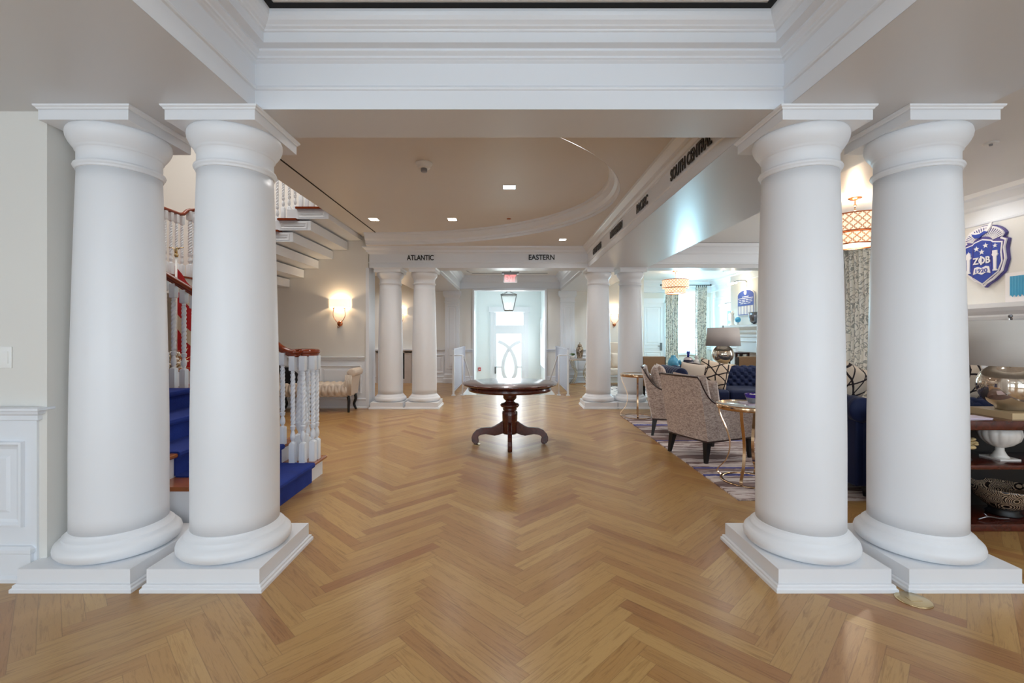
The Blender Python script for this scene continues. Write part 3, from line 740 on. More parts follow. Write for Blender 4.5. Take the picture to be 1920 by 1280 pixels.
first = [True]
def bal(x, y, z0, z1, parent):
    if first[0]: o = b0; first[0] = False
    else: o = b0.copy(); C.objects.link(o)
    o.parent = parent; o.location = (x, y, z0); o.scale = (1, 1, z1-z0); return o
zr = lambda x: 1.165 if x > -1.98 else 1.165+.614*max(0, (-2.06-x))+ (0.0 if x < -2.06 else 0)
for x, y, n in ((-2.108, 4.27, 2), (-1.999, 4.24, 1), (-1.905, 4.24, 1), (-1.852, 4.33, 1), (-1.848, 4.41, 1), (-1.96, 4.47, 1)): bal(x, y, RS*n, zr(x), rail1)
for n in range(2, 13):
    for dx in ((.15, .247) if n == 2 else (.055, .15, .247)):
        x = xn(n)-dx; bal(x, 4.33, RS*n, zr(x), rail1)
# newel: fatter turned post inside the volute
pr = [(.052, .172), (.052, .40), (.048, .415), (.03, .425), (.03, .44), (.045, .47), (.052, .50), (.058, .53)]
z = .54
while z < 1.02: pr.append((.056-.028*(z-.54)/.48, z)); z += .011
pr += [(.028, 1.03), (.036, 1.04), (.04, 1.06), (.04, 1.165)]
nw = MB().lathe(pr, n=32, rf=lambda a, z: 1/max(abs(cos(a)), abs(sin(a))) if z < .41 or z > 1.045 else (1+.10*cos(4*(a-z*30)) if .535 < z < 1.025 else 1))
for q in range(len(nw.v)): nw.v[q] = (nw.v[q][0]-1.985, nw.v[q][1]+4.385, nw.v[q][2])
autosm(obj('newel_post', nw, 'trim_paint', rail1), 35)
# handrail with volute
path = []
for k in range(40):
    a = radians(-450+k*360/39)  # spiral out of the centre
    r = .075+.08*(k/39); path.append((-1.945+r*cos(a)*1.0, 4.385+r*sin(a)*.95, 1.19))
path = [p for p in path]
path += [(-2.03, 4.275, 1.192), (-2.09, 4.295, 1.205), (-2.15, 4.315, 1.235), (-2.25, 4.33, 1.165+.614*.19+.03)]
for x in [-2.4-.2*k for k in range(14)]: path.append((x, 4.33, zr(x)+.03))
mb = MB().tube([(p[0], p[1], p[2]+.012) for p in path], .034, 14, rx=.026, up=(0, 0, 1)); mb.tube([(p[0], p[1], p[2]-.016) for p in path], .024, 8, rx=.018, up=(0, 0, 1))
obj('handrail', mb, 'rail_wood', rail1)
rail2 = thing('stair_railing', (0, 0, 0), 0, 'white balusters with red-brown rail on the upper stair flight and landing', 'railing')
for k in range(6, -1, -1):
    zt = 3.296-.174*k
    for dx in (.05, .14, .23):
        x = -2.94-.27*k-dx; bal(x, 6.99, zt, 3.15+.644*(x+4.87), rail2)
bal(-4.845, 6.97, ZL, 3.24, rail2).scale = (1.5, 1.5, 1.0)
for y in [4.6+.112*k for k in range(21)]: bal(-4.88, y, ZL, 3.13, rail2)
obj('handrail', MB().tube([(-4.88, 4.4, 3.15), (-4.88, 6.78, 3.15), (-4.875, 6.86, 3.17), (-4.86, 6.92, 3.235), (-4.845, 6.97, 3.26), (-4.78, 6.99, 3.265)]+[(-4.60+.27*k, 6.99, 3.344+.174*k) for k in range(0, 7)], .032, 12, rx=.026, up=(0, 0, 1)), 'rail_wood', rail2)

# ================================================================ signs on the entablature
def text_mesh(s, size, depth, off=.0):
    cu = bpy.data.curves.new('t', 'FONT'); cu.body = s; cu.size = size; cu.extrude = depth/2; cu.align_x = 'CENTER'; cu.align_y = 'CENTER'; cu.offset = off
    o = bpy.data.objects.new('t', cu); C.objects.link(o); dg = bpy.context.evaluated_depsgraph_get(); dg.update()
    me = bpy.data.meshes.new_from_object(o.evaluated_get(dg)); bpy.data.objects.remove(o); bpy.data.curves.remove(cu)
    return me
def sign(word, center, width, height, facing, mat='letter_black', name='wall_lettering', label=None, group=None, depth=.007, parent=None, off=.003):
    me = text_mesh(word, .14, depth, off)
    xs = [v.co.x for v in me.vertices]; ys = [v.co.y for v in me.vertices]
    cx, cy = (min(xs)+max(xs))/2, (min(ys)+max(ys))/2; kx = width/(max(xs)-min(xs)); ky = height/(max(ys)-min(ys))
    for v in me.vertices:
        x, y, z = (v.co.x-cx)*kx, (v.co.y-cy)*ky, v.co.z
        v.co = (x, -z, y) if facing == '-y' else (-z, -x, y)
    me.materials.clear(); me.materials.append(M[mat]); o = bpy.data.objects.new(name, me); C.objects.link(o); o.location = center
    if parent: o.parent = parent
    elif label: tag(o, label, 'lettering', group)
    return o
gs = 'black raised words on the entablature'
sign('ATLANTIC', (PX(788, 8.53), 8.531, PZ(482.8, 8.53)), .50, .10, '-y', label='black raised word ATLANTIC over the distant left columns', group=gs)
sign('EASTERN', (PX(1015.5, 8.53), 8.531, PZ(482.2, 8.53)), .48, .10, '-y', label='black raised word EASTERN left of the distant right columns', group=gs)
sign('SOUTH CENTRAL', (1.461, 3.72, 2.795), .84, .105, '-x', label='black raised words SOUTH CENTRAL on the side beam, nearest the camera', group=gs)
sign('PACIFIC', (1.461, 5.03, 2.795), .42, .105, '-x', label='black raised word PACIFIC on the side beam, after SOUTH CENTRAL', group=gs)
sign('MIDWESTERN', (1.461, 6.26, 2.795), .70, .105, '-x', label='black raised word MIDWESTERN on the side beam between PACIFIC and the last sign', group=gs)
sign('GREAT LAKES', (1.461, 7.60, 2.795), .70, .105, '-x', label='black raised words GREAT LAKES on the side beam, farthest from the camera', group=gs)

# ================================================================ ceiling fixtures
def downlight(px, py, z, wx, wy, mat, label, r_=None):
    d = F*(z-H)/(VY-py); x = PX(px, d)
    t_ = thing('recessed_light', (x, d, z), 0, label, 'ceiling light', 'recessed ceiling lights')
    mb = MB().box(-wx/2-.012, wx/2+.012, -wy/2-.012, -wy/2, -.004, 0).box(-wx/2-.012, wx/2+.012, wy/2, wy/2+.012, -.004, 0).box(-wx/2-.012, -wx/2, -wy/2, wy/2, -.004, 0).box(wx/2, wx/2+.012, -wy/2, wy/2, -.004, 0)
    obj('frame', mb, 'trim_paint', t_); obj('lens', MB().box(-wx/2, wx/2, -wy/2, wy/2, -.003, -.0005), mat, t_); return t_
downlight(701, 411, 3.2, .13, .15, 'lamp_emit', 'square recessed ceiling light nearest the long black slot at the left')
downlight(848, 411, 3.2, .13, .15, 'lamp_emit', 'square recessed ceiling light straight above the word ATLANTIC')
downlight(955, 350.5, 3.2, .145, .14, 'lamp_emit_cool', 'bluish square recessed ceiling light above the round pedestal table')
downlight(1055, 449, 3.0, .11, .13, 'lamp_emit', 'square recessed ceiling light in the lower ceiling above EASTERN')
sd = thing('smoke_detector', (-.907, 4.9, 3.2), 0, 'round white smoke detector with clear tip on the hall ceiling', 'smoke detector')
obj('body', MB().lathe([(.088, 0), (.09, -.012), (.085, -.02), (.07, -.024), (.068, -.05), (.06, -.06), (.001, -.06)][::-1], n=40), 'white_plastic', sd)
obj('sensor', MB().lathe([(.001, -.10), (.03, -.098), (.034, -.09), (.034, -.062), (.03, -.06), (.001, -.06)], n=24), 'silver_grey', sd)
obj('sprinkler_cap', MB().lathe([(.001, -.008), (.03, -.008), (.036, -.002), (.036, 0)], n=24), 'copper', None, 'tiny round sprinkler cap on the hall ceiling beyond the bluish light', 'sprinkler').location = (.0, 7.25, 3.2)
dt = thing('ceiling_sensor', (4.24, 4.03, 3.05), 0, 'small flat round sensor on the lounge ceiling at upper right', 'ceiling sensor')
obj('plate', MB().lathe([(.001, -.012), (.045, -.012), (.055, -.004), (.055, 0)], n=32), 'ceiling_paint', dt); obj('nozzle', MB().lathe([(.001, -.028), (.012, -.026), (.014, -.012), (.001, -.012)], n=16), 'silver_grey', dt)

# light switch and floor outlet, fire alarm pull
ls = thing('light_switch', (-2.83, 2.56, PZ(670, 2.55)), 0, 'white double rocker switch plate on the left pier wall', 'light switch')
obj('plate', MB().rbox(-.058, .058, -.008, 0, -.06, .06, .003), 'white_plastic', ls)
for dx in (-.025, .025): obj('rocker', MB().box(dx-.017, dx+.017, -.012, -.007, -.034, .034), 'white_plastic', ls)
fo = thing('floor_outlet', (2.078, 2.352, 0), 0, 'round brass floor outlet cover beside the right front plinth', 'floor outlet')
obj('cover', MB().lathe([(.078, 0), (.078, .003), (.072, .006), (.001, .006)], n=40), 'gold_leaf', fo); obj('flap', MB().box(-.028, .028, -.02, .02, .006, .0075), 'gold_leaf', fo)
obj('floor_outlet', MB().lathe([(.05, 0), (.05, .003), (.04, .005), (.001, .005)], n=30), 'gold_leaf', None, 'tiny brass floor outlet by the left foot of the round table', 'floor outlet').location = (-.40, 5.70, 0)
fa = thing('fire_alarm_pull', (PX(899, 15.9), 15.99, PZ(692, 15.95)), 0, 'small red fire alarm pull station on the bright vestibule wall', 'fire alarm')
obj('box', MB().box(-.045, .045, -.03, 0, -.06, .06), 'fire_red', fa); obj('handle', MB().box(-.02, .025, -.036, -.03, -.015, .02), 'sign_white', fa)

# exit signs
def exit_sign(x, y, ztop, label, s=1.0, plate=True):
    t_ = thing('exit_sign', (x, y, ztop), 0, label, 'exit sign')
    obj('housing', MB().box(-.2*s, .2*s, -.03, .03, -.045*s, 0), 'silver_grey', t_)
    obj('panel', MB().box(-.155*s, .155*s, -.006, .004, -.25*s, -.045*s), 'sign_white', t_)
    o = sign('EXIT', (0, -.009, -.145*s), .25*s, .15*s, '-y', 'exit_red', 'letters', parent=t_, depth=.004); return t_
exit_sign(PX(957, 10.7), 10.7, 2.83, 'red-lettered EXIT sign hanging from the foyer ceiling before the bright opening')
exit_sign(PX(957, 13.9), 13.9, 2.9, 'second faint EXIT sign inside the vestibule just above the lantern', .9)  # extra sign put in for the faint red reflection
obj('hanger', MB().box(-.012, .012, -.012, .012, 0, .215), 'silver_grey', [o for o in C.objects if o.name == 'exit_sign'][0])

# lantern
ln = thing('lantern', (PX(954, 14), 14.0, 0), 0, 'dark framed tapered glass lantern hanging in the bright vestibule', 'lantern')
zt, zb, a, b = PZ(553, 14), PZ(582, 14), .235, .135
mb = MB()
tc = [(-a, -a, zt), (a, -a, zt), (a, a, zt), (-a, a, zt)]; bc = [(-b, -b, zb), (b, -b, zb), (b, b, zb), (-b, b, zb)]
for k in range(4):
    mb.tube([tc[k], tc[(k+1) % 4]], .014, 4); mb.tube([bc[k], bc[(k+1) % 4]], .014, 4); mb.tube([tc[k], bc[k]], .012, 4)
    mb.tube([tc[k], (0, 0, zt+.12)], .008, 4)
mb.tube([(0, 0, zt+.12), (0, 0, 2.9)], .01, 8)
obj('frame', mb, 'pewter', ln)
mb = MB()
for dx in (-.04, .04): mb.tube([(dx, 0, zb+.05), (dx, 0, zb+.16)], .012, 8); mb.sphere((dx, 0, zb+.2), .022, 12, 1.6)
obj('candle_bulbs', mb, 'bulb', ln)
mb = MB()
for k in range(4): mb.add([tc[k], tc[(k+1) % 4], bc[(k+1) % 4], bc[k]], [(0, 1, 2, 3)])
obj('glass', mb, 'window_glass', ln)
point('lantern_light', (ln.location.x, 14.0, zb+.2), 10, (.88, .96, 1), .05)

# ================================================================ round pedestal table
tb = thing('pedestal_table', (.013, 5.73, 0), 0, 'dark cherry round pedestal table with four scrolled feet in the middle of the hall', 'table')
obj('tabletop', MB().lathe([(.001, .730), (.53, .730), (.535, .738), (.575, .742), (.585, .750), (.588, .760), (.584, .766), (.572, .770), (.001, .770)], n=96), 'cherry', tb)
obj('apron', MB().lathe([(.49, .672), (.512, .672), (.518, .68), (.520, .730), (.49, .730)], n=96), 'cherry', tb)
pr = [(.001, .13), (.085, .13), (.088, .15), (.096, .36), (.098, .395), (.092, .402), (.096, .41), (.080, .415), (.074, .425), (.088, .432), (.092, .44), (.080, .452), (.104, .462), (.116, .475), (.120, .487), (.116, .50), (.100, .51), (.078, .514), (.066, .522), (.056, .530), (.052, .54), (.074, .560), (.084, .575), (.086, .60), (.086, .668), (.10, .672), (.16, .69), (.16, .73), (.001, .73)]
obj('pedestal', MB().lathe(pr, n=64), 'cherry', tb)
lp = [(.07, .285), (.10, .287), (.13, .262), (.15, .25), (.19, .225), (.23, .21), (.30, .207), (.36, .20), (.42, .175), (.462, .13), (.478, .085), (.476, .04), (.455, .012), (.428, .0), (.398, .01), (.385, .035), (.390, .065), (.398, .085), (.385, .105), (.35, .118), (.30, .125), (.24, .115), (.19, .105), (.14, .115), (.10, .13), (.07, .14)]
for k in range(4):
    mb = MB().prism([(-x, z) for x, z in lp], -.026, .026); mb.xf(Matrix.Rotation(k*pi/2, 4, 'Z'))
    mbx = obj('leg', mb, 'cherry', tb); m_ = mbx.modifiers.new('b', 'BEVEL'); m_.width = .008; m_.segments = 3; m_.limit_method = 'ANGLE'

# ================================================================ entry guard panels and hand rails
def guard(x, sg, label):
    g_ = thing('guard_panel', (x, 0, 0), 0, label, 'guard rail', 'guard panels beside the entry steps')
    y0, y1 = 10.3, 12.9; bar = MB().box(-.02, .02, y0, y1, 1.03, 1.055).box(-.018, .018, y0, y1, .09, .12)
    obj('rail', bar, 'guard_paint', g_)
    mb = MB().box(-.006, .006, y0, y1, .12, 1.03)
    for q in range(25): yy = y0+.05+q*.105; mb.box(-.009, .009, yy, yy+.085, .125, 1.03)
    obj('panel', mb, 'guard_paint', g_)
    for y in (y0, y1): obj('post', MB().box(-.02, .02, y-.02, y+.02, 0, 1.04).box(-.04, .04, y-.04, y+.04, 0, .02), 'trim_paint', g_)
    h = thing('hand_rail', (x+sg*.20, 0, 0), 0, label.replace('guard panel', 'hand rail').replace('boarded', 'tube'), 'hand rail', 'hand rails down the entry steps')
    mb = MB().tube([(-sg*.28, 10.32, .905), (-sg*.05, 10.32, .905), (0, 10.34, .905), (sg*.02, 10.42, .88), (sg*.08, 11.9, .13)], .016, 10)
    obj('rail', mb, 'trim_paint', h); obj('post', MB().tube([(0, 10.34, 0), (0, 10.34, .9)], .017, 10).box(-.04, .04, 10.30, 10.38, 0, .02), 'trim_paint', h)
guard(-1.245, 1, 'white boarded guard panel left of the entry steps behind the round table')
guard(1.33, -1, 'white boarded guard panel right of the entry steps behind the round table')

# ================================================================ sconces
def sconce(x, y, zc, label, e):
    t_ = thing('wall_sconce', (x, y, zc), 0, label, 'wall lamp', 'lit wall sconces')
    mb = MB(); n = 24; w_, d_, h = .19, .11, .075
    pts = [(-w_, 0)]+[(-w_*cos(pi*k/n), -d_*sin(pi*k/n)*.9-.02) for k in range(n+1)]+[(w_, 0)]
    vs = [(px, py, z) for z in (-h, h) for px, py in pts]; m = len(pts)
    mb.add(vs, [(k, k+1, m+k+1, m+k) for k in range(m-1)], True)
    s_ = obj('shade', mb, 'sconce_shade', t_)
    mb = MB()
    for sg in (-1, 1):
        mb.tube(cr([(sg*.02, -.03, -.37), (sg*.06, -.05, -.33), (sg*.11, -.05, -.24), (sg*.105, -.05, -.13), (sg*.09, -.05, -.06)], 5), .006, 8)
        mb.lathe([(.02, -.10), (.022, -.095), (.022, -.085), (.001, -.085)], sg*.095, -.05, 12)
    mb.lathe([(.001, 0), (.045, 0), (.052, .01), (.048, .02), (.03, .028), (.012, .035), (.001, .036)], 0, 0, 28)
    q = len(mb.v)-7*28
    R_ = Matrix.Translation((0, 0, -.38)) @ Matrix.Rotation(pi/2, 4, 'X')
    mb.xf(R_, q); mb.tube([(0, -.03, -.40), (.01, -.035, -.43), (-.03, -.02, -.46), (-.05, -.01, -.43)], .004, 6)
    obj('arms', mb, 'copper', t_)
    point('sconce_light', (x, y-.07, zc), e*.55, (1, .74, .46), .03)
    return t_
sconce(PX(632.5, 8.4), 8.54, PZ(567.5, 8.42), 'lit half-drum wall sconce with twin copper arms above the tufted bench', 13)
sconce(PX(1153, 13), 13.09, PZ(583, 13), 'lit wall sconce glimpsed between the two distant right columns', 13)
sconce(PX(748, 13), 13.09, PZ(583, 13), 'lit wall sconce glimpsed between the two distant left columns', 10)
# ================================================================ bench with scrolled arms
def tuft(u, v, nu, nv, dep):
    # diamond tufting: 1 on the pillow crown, dips at the buttons
    a, b = u*nu, v*nv; best = 9
    for i in (math.floor(a), math.floor(a)+1):
        for j in (math.floor(b), math.floor(b)+1):
            best = min(best, hypot(a-i, b-j))
    for i in (math.floor(a-.5)+.5, math.floor(a-.5)+1.5):
        for j in (math.floor(b-.5)+.5, math.floor(b-.5)+1.5):
            best = min(best, hypot(a-i, b-j))
    p = abs((a+b) % 1-.5)*2; q = abs((a-b) % 1-.5)*2     # 1 on the seams
    seam = max(0, max(p, q)-.78)/.22
    return -dep*(math.exp(-(best/.16)**2)+.35*seam)
bn = thing('tufted_bench', (0, 0, 0), 0, 'cream tufted bench with rolled arms and dark legs under the sconce', 'bench')
bx0, bx1, by0, by1 = -4.16, -2.77, 8.03, 8.46
mb = MB()
nu = 110
def seatf(u, v):
    # front edge scallop, wraps over the front
    x = bx0+.06+(bx1-bx0-.12)*u
    L_ = .24+(by1-by0); s_ = v*L_
    sc = .016*abs(sin(u*pi*11))
    if s_ < .24: y, z = by0+.02-.03*sin(pi*s_/.24), .285+sc*(1-s_/.24)+s_*.86
    else: y, z = by0+.02+(s_-.24), .285+.24*.86
    k = tuft(u, v, 11, 2.2, .026); bulge = .030*abs(sin(pi*((u*11) % 1)))**.6
    if s_ < .24: return (x, y-k-bulge, z)
    return (x, y, z+k+bulge*.6)
mb.grid(seatf, nu, 40)
obj('seat', mb, 'cream_fabric', bn)
obj('seat_frame', MB().box(bx0+.06, bx1-.06, by0+.04, by1, .27, .44), 'cream_fabric', bn)
obj('piping', MB().tube([(bx0+.06+(bx1-bx0-.12)*k/110, by0+.012, .283+.018*abs(sin(k/110*pi*11))) for k in range(111)], .010, 8), 'cream_fabric', bn)
for sg, xe in ((1, bx1), (-1, bx0)):
    mb = MB(); xi = xe-sg*.10
    mb.prism([(xi, .30), (xe-sg*.02, .30), (xe+sg*.03, .66), (xi+sg*.03, .72)], by0, by1)
    o1 = obj('arm', mb, 'cream_fabric', bn)
    mb = MB(); q0 = len(mb.v)
    rib = lambda a, z: 1+.045*cos(14*a)*(1 if abs(z) < .2 else .4)
    mb.lathe([(.001, -.225), (.05, -.225), (.068, -.215), (.072, -.2), (.072, .2), (.068, .215), (.05, .225), (.001, .225)], n=64, rf=rib)
    mb.xf(Matrix.Translation((xe+sg*.01, (by0+by1)/2, .70)) @ Matrix.Rotation(pi/2, 4, 'X'))
    obj('arm_roll', mb, 'cream_fabric', bn)
    mb = MB()
    for q in range(7):
        t_ = q/6; mb.tube([(xi+sg*(.0+.10*t_), by0-.004, .31), (xi+sg*(.0+.11*t_), by0-.010, .5), (xi+sg*(.01+.10*t_), by0-.004, .66)], .009, 8)
    obj('pleats', mb, 'cream_fabric', bn)
    for yy, cv in ((by0+.035, 0), (by1-.03, 1)):
        pts = [(xe-sg*.06, yy, .30), (xe-sg*.045, yy, .2), (xe-sg*(.05 if not cv else .075), yy, .1), (xe-sg*(.05 if not cv else .04), yy, 0)]
        obj('leg', MB().tube(cr(pts, 4), [.030-.0009*k for k in range(13)], 12), 'black_lacquer', bn)
# black jacket lying on the bench, and a carved chair cut off by the column
mb = MB()
def jk(u, v):
    a = 2*pi*u; r = .5+.5*sin(pi*min(1, v*1.02))**.6
    wx = .15*(1-.55*v**1.5)*(1+.12*sin(5*a+3*v)); wy = .10*(1-.4*v)*(1+.10*cos(4*a))
    return (-3.93+.06*sin(v*4)+wx*cos(a), 8.2+wy*sin(a), .49+.29*v)
mb.grid(jk, 36, 14); mb.add([jk(k/36, 1) for k in range(36)], [list(range(36))], True)
jt = thing('black_jacket', (0, 0, 0), 0, 'black bundled jacket with pale buttons resting on the tufted bench', 'jacket'); obj('body', mb, 'black_cloth', jt)
for z in (.56, .61, .66): obj('button', MB().sphere((-3.965, 8.075, z), .012, 10), 'white_ceramic', jt)
ct = thing('carved_chair', (-4.0, 7.62, 0), 0, 'dark framed chair with oval cream back and black skirt beside the tufted bench', 'chair')
mb = MB().sphere((-.10, .22, .80), .17, 24, 1.15, 1, .16); obj('backrest', mb, 'cream_fabric', ct)
fr = [(-.10+.185*cos(2*pi*k/32), .22, .80+.205*sin(2*pi*k/32)) for k in range(32)]; obj('back_frame', MB().tube(fr, .017, 10, closed=True), 'black_lacquer', ct)
obj('seat', MB().rbox(-.34, .14, -.22, .24, .42, .50, .03), 'cream_fabric', ct)
obj('skirt', MB().grid(lambda u, v: ((.25+.012*sin(u*2*pi*22))*cos(2*pi*u)*(.92+.10*(1-v))-.10, (.24+.012*sin(u*2*pi*22))*sin(2*pi*u)*(.92+.10*(1-v)), .02+.40*v), 132, 6), 'black_cloth', ct)
for a, b in ((-.24, .22), (.04, .22)): obj('post', MB().box(a-.015, a+.015, b-.015, b+.015, .5, .66), 'black_lacquer', ct)

# ================================================================ flag on its pole, flowers behind the stairs
fg = thing('flag', (-4.50, 6.2, 0), 0, 'red and cream striped flag on an eagle-topped pole behind the lower balusters', 'flag')
obj('pole', MB().tube([(0, 0, .02), (0, 0, 2.42)], .014, 10), 'white_plastic', fg); obj('base', MB().lathe([(.14, 0), (.14, .02), (.05, .05), (.02, .07), (.001, .07)], n=32), 'gold_leaf', fg)
mb = MB().sphere((0, 0, 2.44), .028, 14).tube([(0, 0, 2.46), (0, -.01, 2.50), (.03, -.02, 2.54)], [.018, .022, .012], 8)
for sg in (-1, 1): mb.tube([(0, 0, 2.51), (sg*.05, 0, 2.54), (sg*.10, 0, 2.545)], [.016, .014, .003], 8, rx=.006)
obj('eagle', mb, 'gold_leaf', fg)
zs = [0, .12, .30, .62, .82, 1.18, 1.36, 1.6]
for k in range(7):
    def st_(u, v, k=k):
        x = -.02+.34*u; z = 2.30-(zs[k]+(zs[k+1]-zs[k])*v)-.42*u; return (x, .05*sin(u*9+k*.2)*u, z)
    obj('stripe', MB().grid(st_, 16, 3), 'flag_red' if k % 2 == 0 else 'flag_cream', fg)
ft = thing('flower_arrangement', (-4.35, 5.9, 0), 0, 'pale gold and white flower arrangement on a pedestal seen between the lower balusters', 'flowers')
mb = MB(); rr = random.Random(3)
for k in range(70):
    a, b, r_ = rr.uniform(0, 2*pi), rr.uniform(-1, 1), rr.uniform(.10, .2)
    mb.sphere((r_*cos(a)*sqrt(1-b*b), r_*sin(a)*sqrt(1-b*b), 1.0+b*.14), rr.uniform(.014, .03), 6, .7)
obj('blossoms', mb, 'white_ceramic', ft)
mb = MB()
for k in range(30):
    a = rr.uniform(0, 2*pi); r_ = rr.uniform(.12, .24); z = rr.uniform(.86, 1.2)
    mb.tube([(0, 0, .88), (r_*.6*cos(a), r_*.6*sin(a), (z+.9)/2+.03), (r_*cos(a), r_*sin(a), z)], [.004, .005, .002], 5)
obj('stems', mb, 'gold_leaf', ft)
obj('pedestal', MB().lathe([(.16, 0), (.16, .03), (.06, .06), (.05, .7), (.12, .74), (.12, .76), (.05, .77), (.07, .86), (.05, .9), (.001, .9)], n=32), 'white_ceramic', ft)

# ================================================================ lounge rug
rg = obj('area_rug', MB().box(0, 3.3, 0, 4.0, 0, .012), 'rug_weave', None, 'large weathered grey-brown rug with violet-blue stripes under the lounge chairs', 'rug'); rg.location = (1.885, 3.76, 0)
# ================================================================ armchairs with sloping wings
def accent_chair(loc, ang, label):
    t_ = thing('lounge_armchair', (*loc, .012), ang, label, 'chair')
    # local frame: faces +y, rear legs at y=0, x across
    hw = .30; L_ = .66
    path = []   # (x,y) outer bottom, (x,y,z) outer top, inward normal
    def prof(t):   # t along the side 0 = back corner .. 1 = front
        return .595+.31*math.exp(-(t/.05)**.7)-.02*t
    st = []
    for k in range(15):
        t = (1-k/14)**2.2; y = L_*t; z = prof(t); lean = max(0, (z-.6)/.31)
        st.append(((hw+.0, y*1.0, .225), (hw+.002, y-.13*lean*(1-t*.5), z), (-1, 0)))
    for k in range(9):
        s_ = 1-2*(k+1)/10; st.append(((hw*s_, -.0-.02*(1-s_*s_), .225), (hw*s_, -.13-.03*(1-s_*s_), .905), (0, 1)))
    st += [((-a[0], a[1], a[2]), (-b[0], b[1], b[2]), (-c[0], c[1])) for a, b, c in st[:15][::-1]]
    th = .055; vs = []; m = len(st)
    for i_, (a, b, nrm) in enumerate(st):
        if i_ in (14,): nrm = (-.75, .75)
        if i_ == 24: nrm = (.75, .75)
        for q in range(7): t = q/6; vs.append(tuple(a[j]+(b[j]-a[j])*t for j in range(3)))
        vs.append((b[0]+nrm[0]*th*.5, b[1]+nrm[1]*th*.5, b[2]+.008))
        for q in range(5): t = 1-q/4; vs.append((a[0]+(b[0]-a[0])*t+nrm[0]*th, a[1]+(b[1]-a[1])*t+nrm[1]*th, a[2]+(b[2]-a[2])*t))
    w_ = 13; fs = [(i*w_+k, (i+1)*w_+k, (i+1)*w_+k+1, i*w_+k+1) for i in range(m-1) for k in range(w_-1)]+[(i*w_+w_-1, (i+1)*w_+w_-1, (i+1)*w_, i*w_) for i in range(m-1)]
    fs += [list(range(w_)), [(m-1)*w_+k for k in range(w_)][::-1]]
    mb = MB().add(vs, fs, True); o = obj('shell', mb, 'chenille', t_); autosm(o, 50)
    obj('base', MB().box(-hw+.03, hw-.03, .0, L_-.01, .225, .40), 'chenille', t_)
    tw = [(b[0]+n_[0]*.012, b[1]+n_[1]*.012, b[2]+.004) for a, b, n_ in st]
    obj('top_trim', MB().tube(tw, .020, 8, rx=.011, up=(0, 0, 1)), 'chenille_welt', t_)
    bw = [(a[0], a[1], a[2]) for a, b, n_ in st]; obj('bottom_trim', MB().tube(bw+[(bw[-1][0]+.02, bw[-1][1], .225), (bw[0][0]-.02, bw[0][1], .225), bw[0]], .009, 8), 'chenille_welt', t_)
    obj('front_trim', MB().tube([st[0][0], st[0][1]], .01, 8).tube([st[-1][0], st[-1][1]], .01, 8), 'chenille_welt', t_)
    obj('seat_cushion', MB().rbox(-hw+.06, hw-.06, .06, L_+.02, .40, .52, .04), 'chenille', t_)
    mb = MB(); mb.pillow(.50, .42, .16); mb.xf(Matrix.Translation((0, .07, .72)) @ Matrix.Rotation(radians(14), 4, 'X')); obj('back_cushion', mb, 'chenille', t_)
    for x, y, dx, dy in ((-.255, .03, -.02, -.035), (.255, .03, .02, -.035), (-.255, L_-.05, -.01, .02), (.255, L_-.05, .01, .02)):
        mb = MB(); a, b = .032, .016
        mb.add([(x+p*a, y+q*a, .225) for p, q in ((-1, -1), (1, -1), (1, 1), (-1, 1))]+[(x+dx+p*b, y+dy+q*b, 0) for p, q in ((-1, -1), (1, -1), (1, 1), (-1, 1))], [(0, 1, 2, 3), (7, 6, 5, 4)]+[(k, (k+1) % 4+0, (k+1) % 4+4, k+4) for k in range(4)])
        obj('leg', mb, 'black_lacquer', t_)
    return t_
a1 = atan2(-.19, .48)   # back runs from (1.88,5.31) to (2.07,4.83); facing is (+.93,+.37)
f1 = Vector((.93, .368)); ang1 = atan2(-f1.x, f1.y)
ch1 = accent_chair((1.975, 5.07), ang1, 'nearer taupe chenille armchair with dark welt, its slanted back toward the hall')
f2 = Vector((.95, -.31)); ang2 = atan2(-f2.x, f2.y)
ch2 = accent_chair((2.02, 6.42), ang2, 'farther taupe chenille armchair with small cushion, beside the distant round gold table')
def pillow(name, w, h, t, loc, rot, mat, label, group=None, trim=None):
    t_ = thing(name, loc, 0, label, 'pillow', group); t_.rotation_euler = rot
    obj('cover', MB().pillow(w, h, t, n=22), mat, t_)
    if trim:
        pts = []
        for k in range(64):
            a = 2*pi*k/64; c, s_ = cos(a), sin(a); e = .22
            pts.append((w/2*.965*abs(c)**e*(1 if c > 0 else -1), 0, h/2*.965*abs(s_)**e*(1 if s_ > 0 else -1)))
        obj('piping', MB().tube(pts, .008, 6, closed=True), trim, t_)
    return t_
pillow('throw_pillow', .42, .40, .15, (2.12, 6.37, .76), (radians(12), 0, ang2+.1), 'chenille', 'small tan pillow standing on the farther armchair')
pillow('throw_pillow', .40, .34, .13, (2.21, 5.165, .70), (radians(10), 0, ang1), 'chenille', 'tan cushion peeking past the back of the nearer armchair')

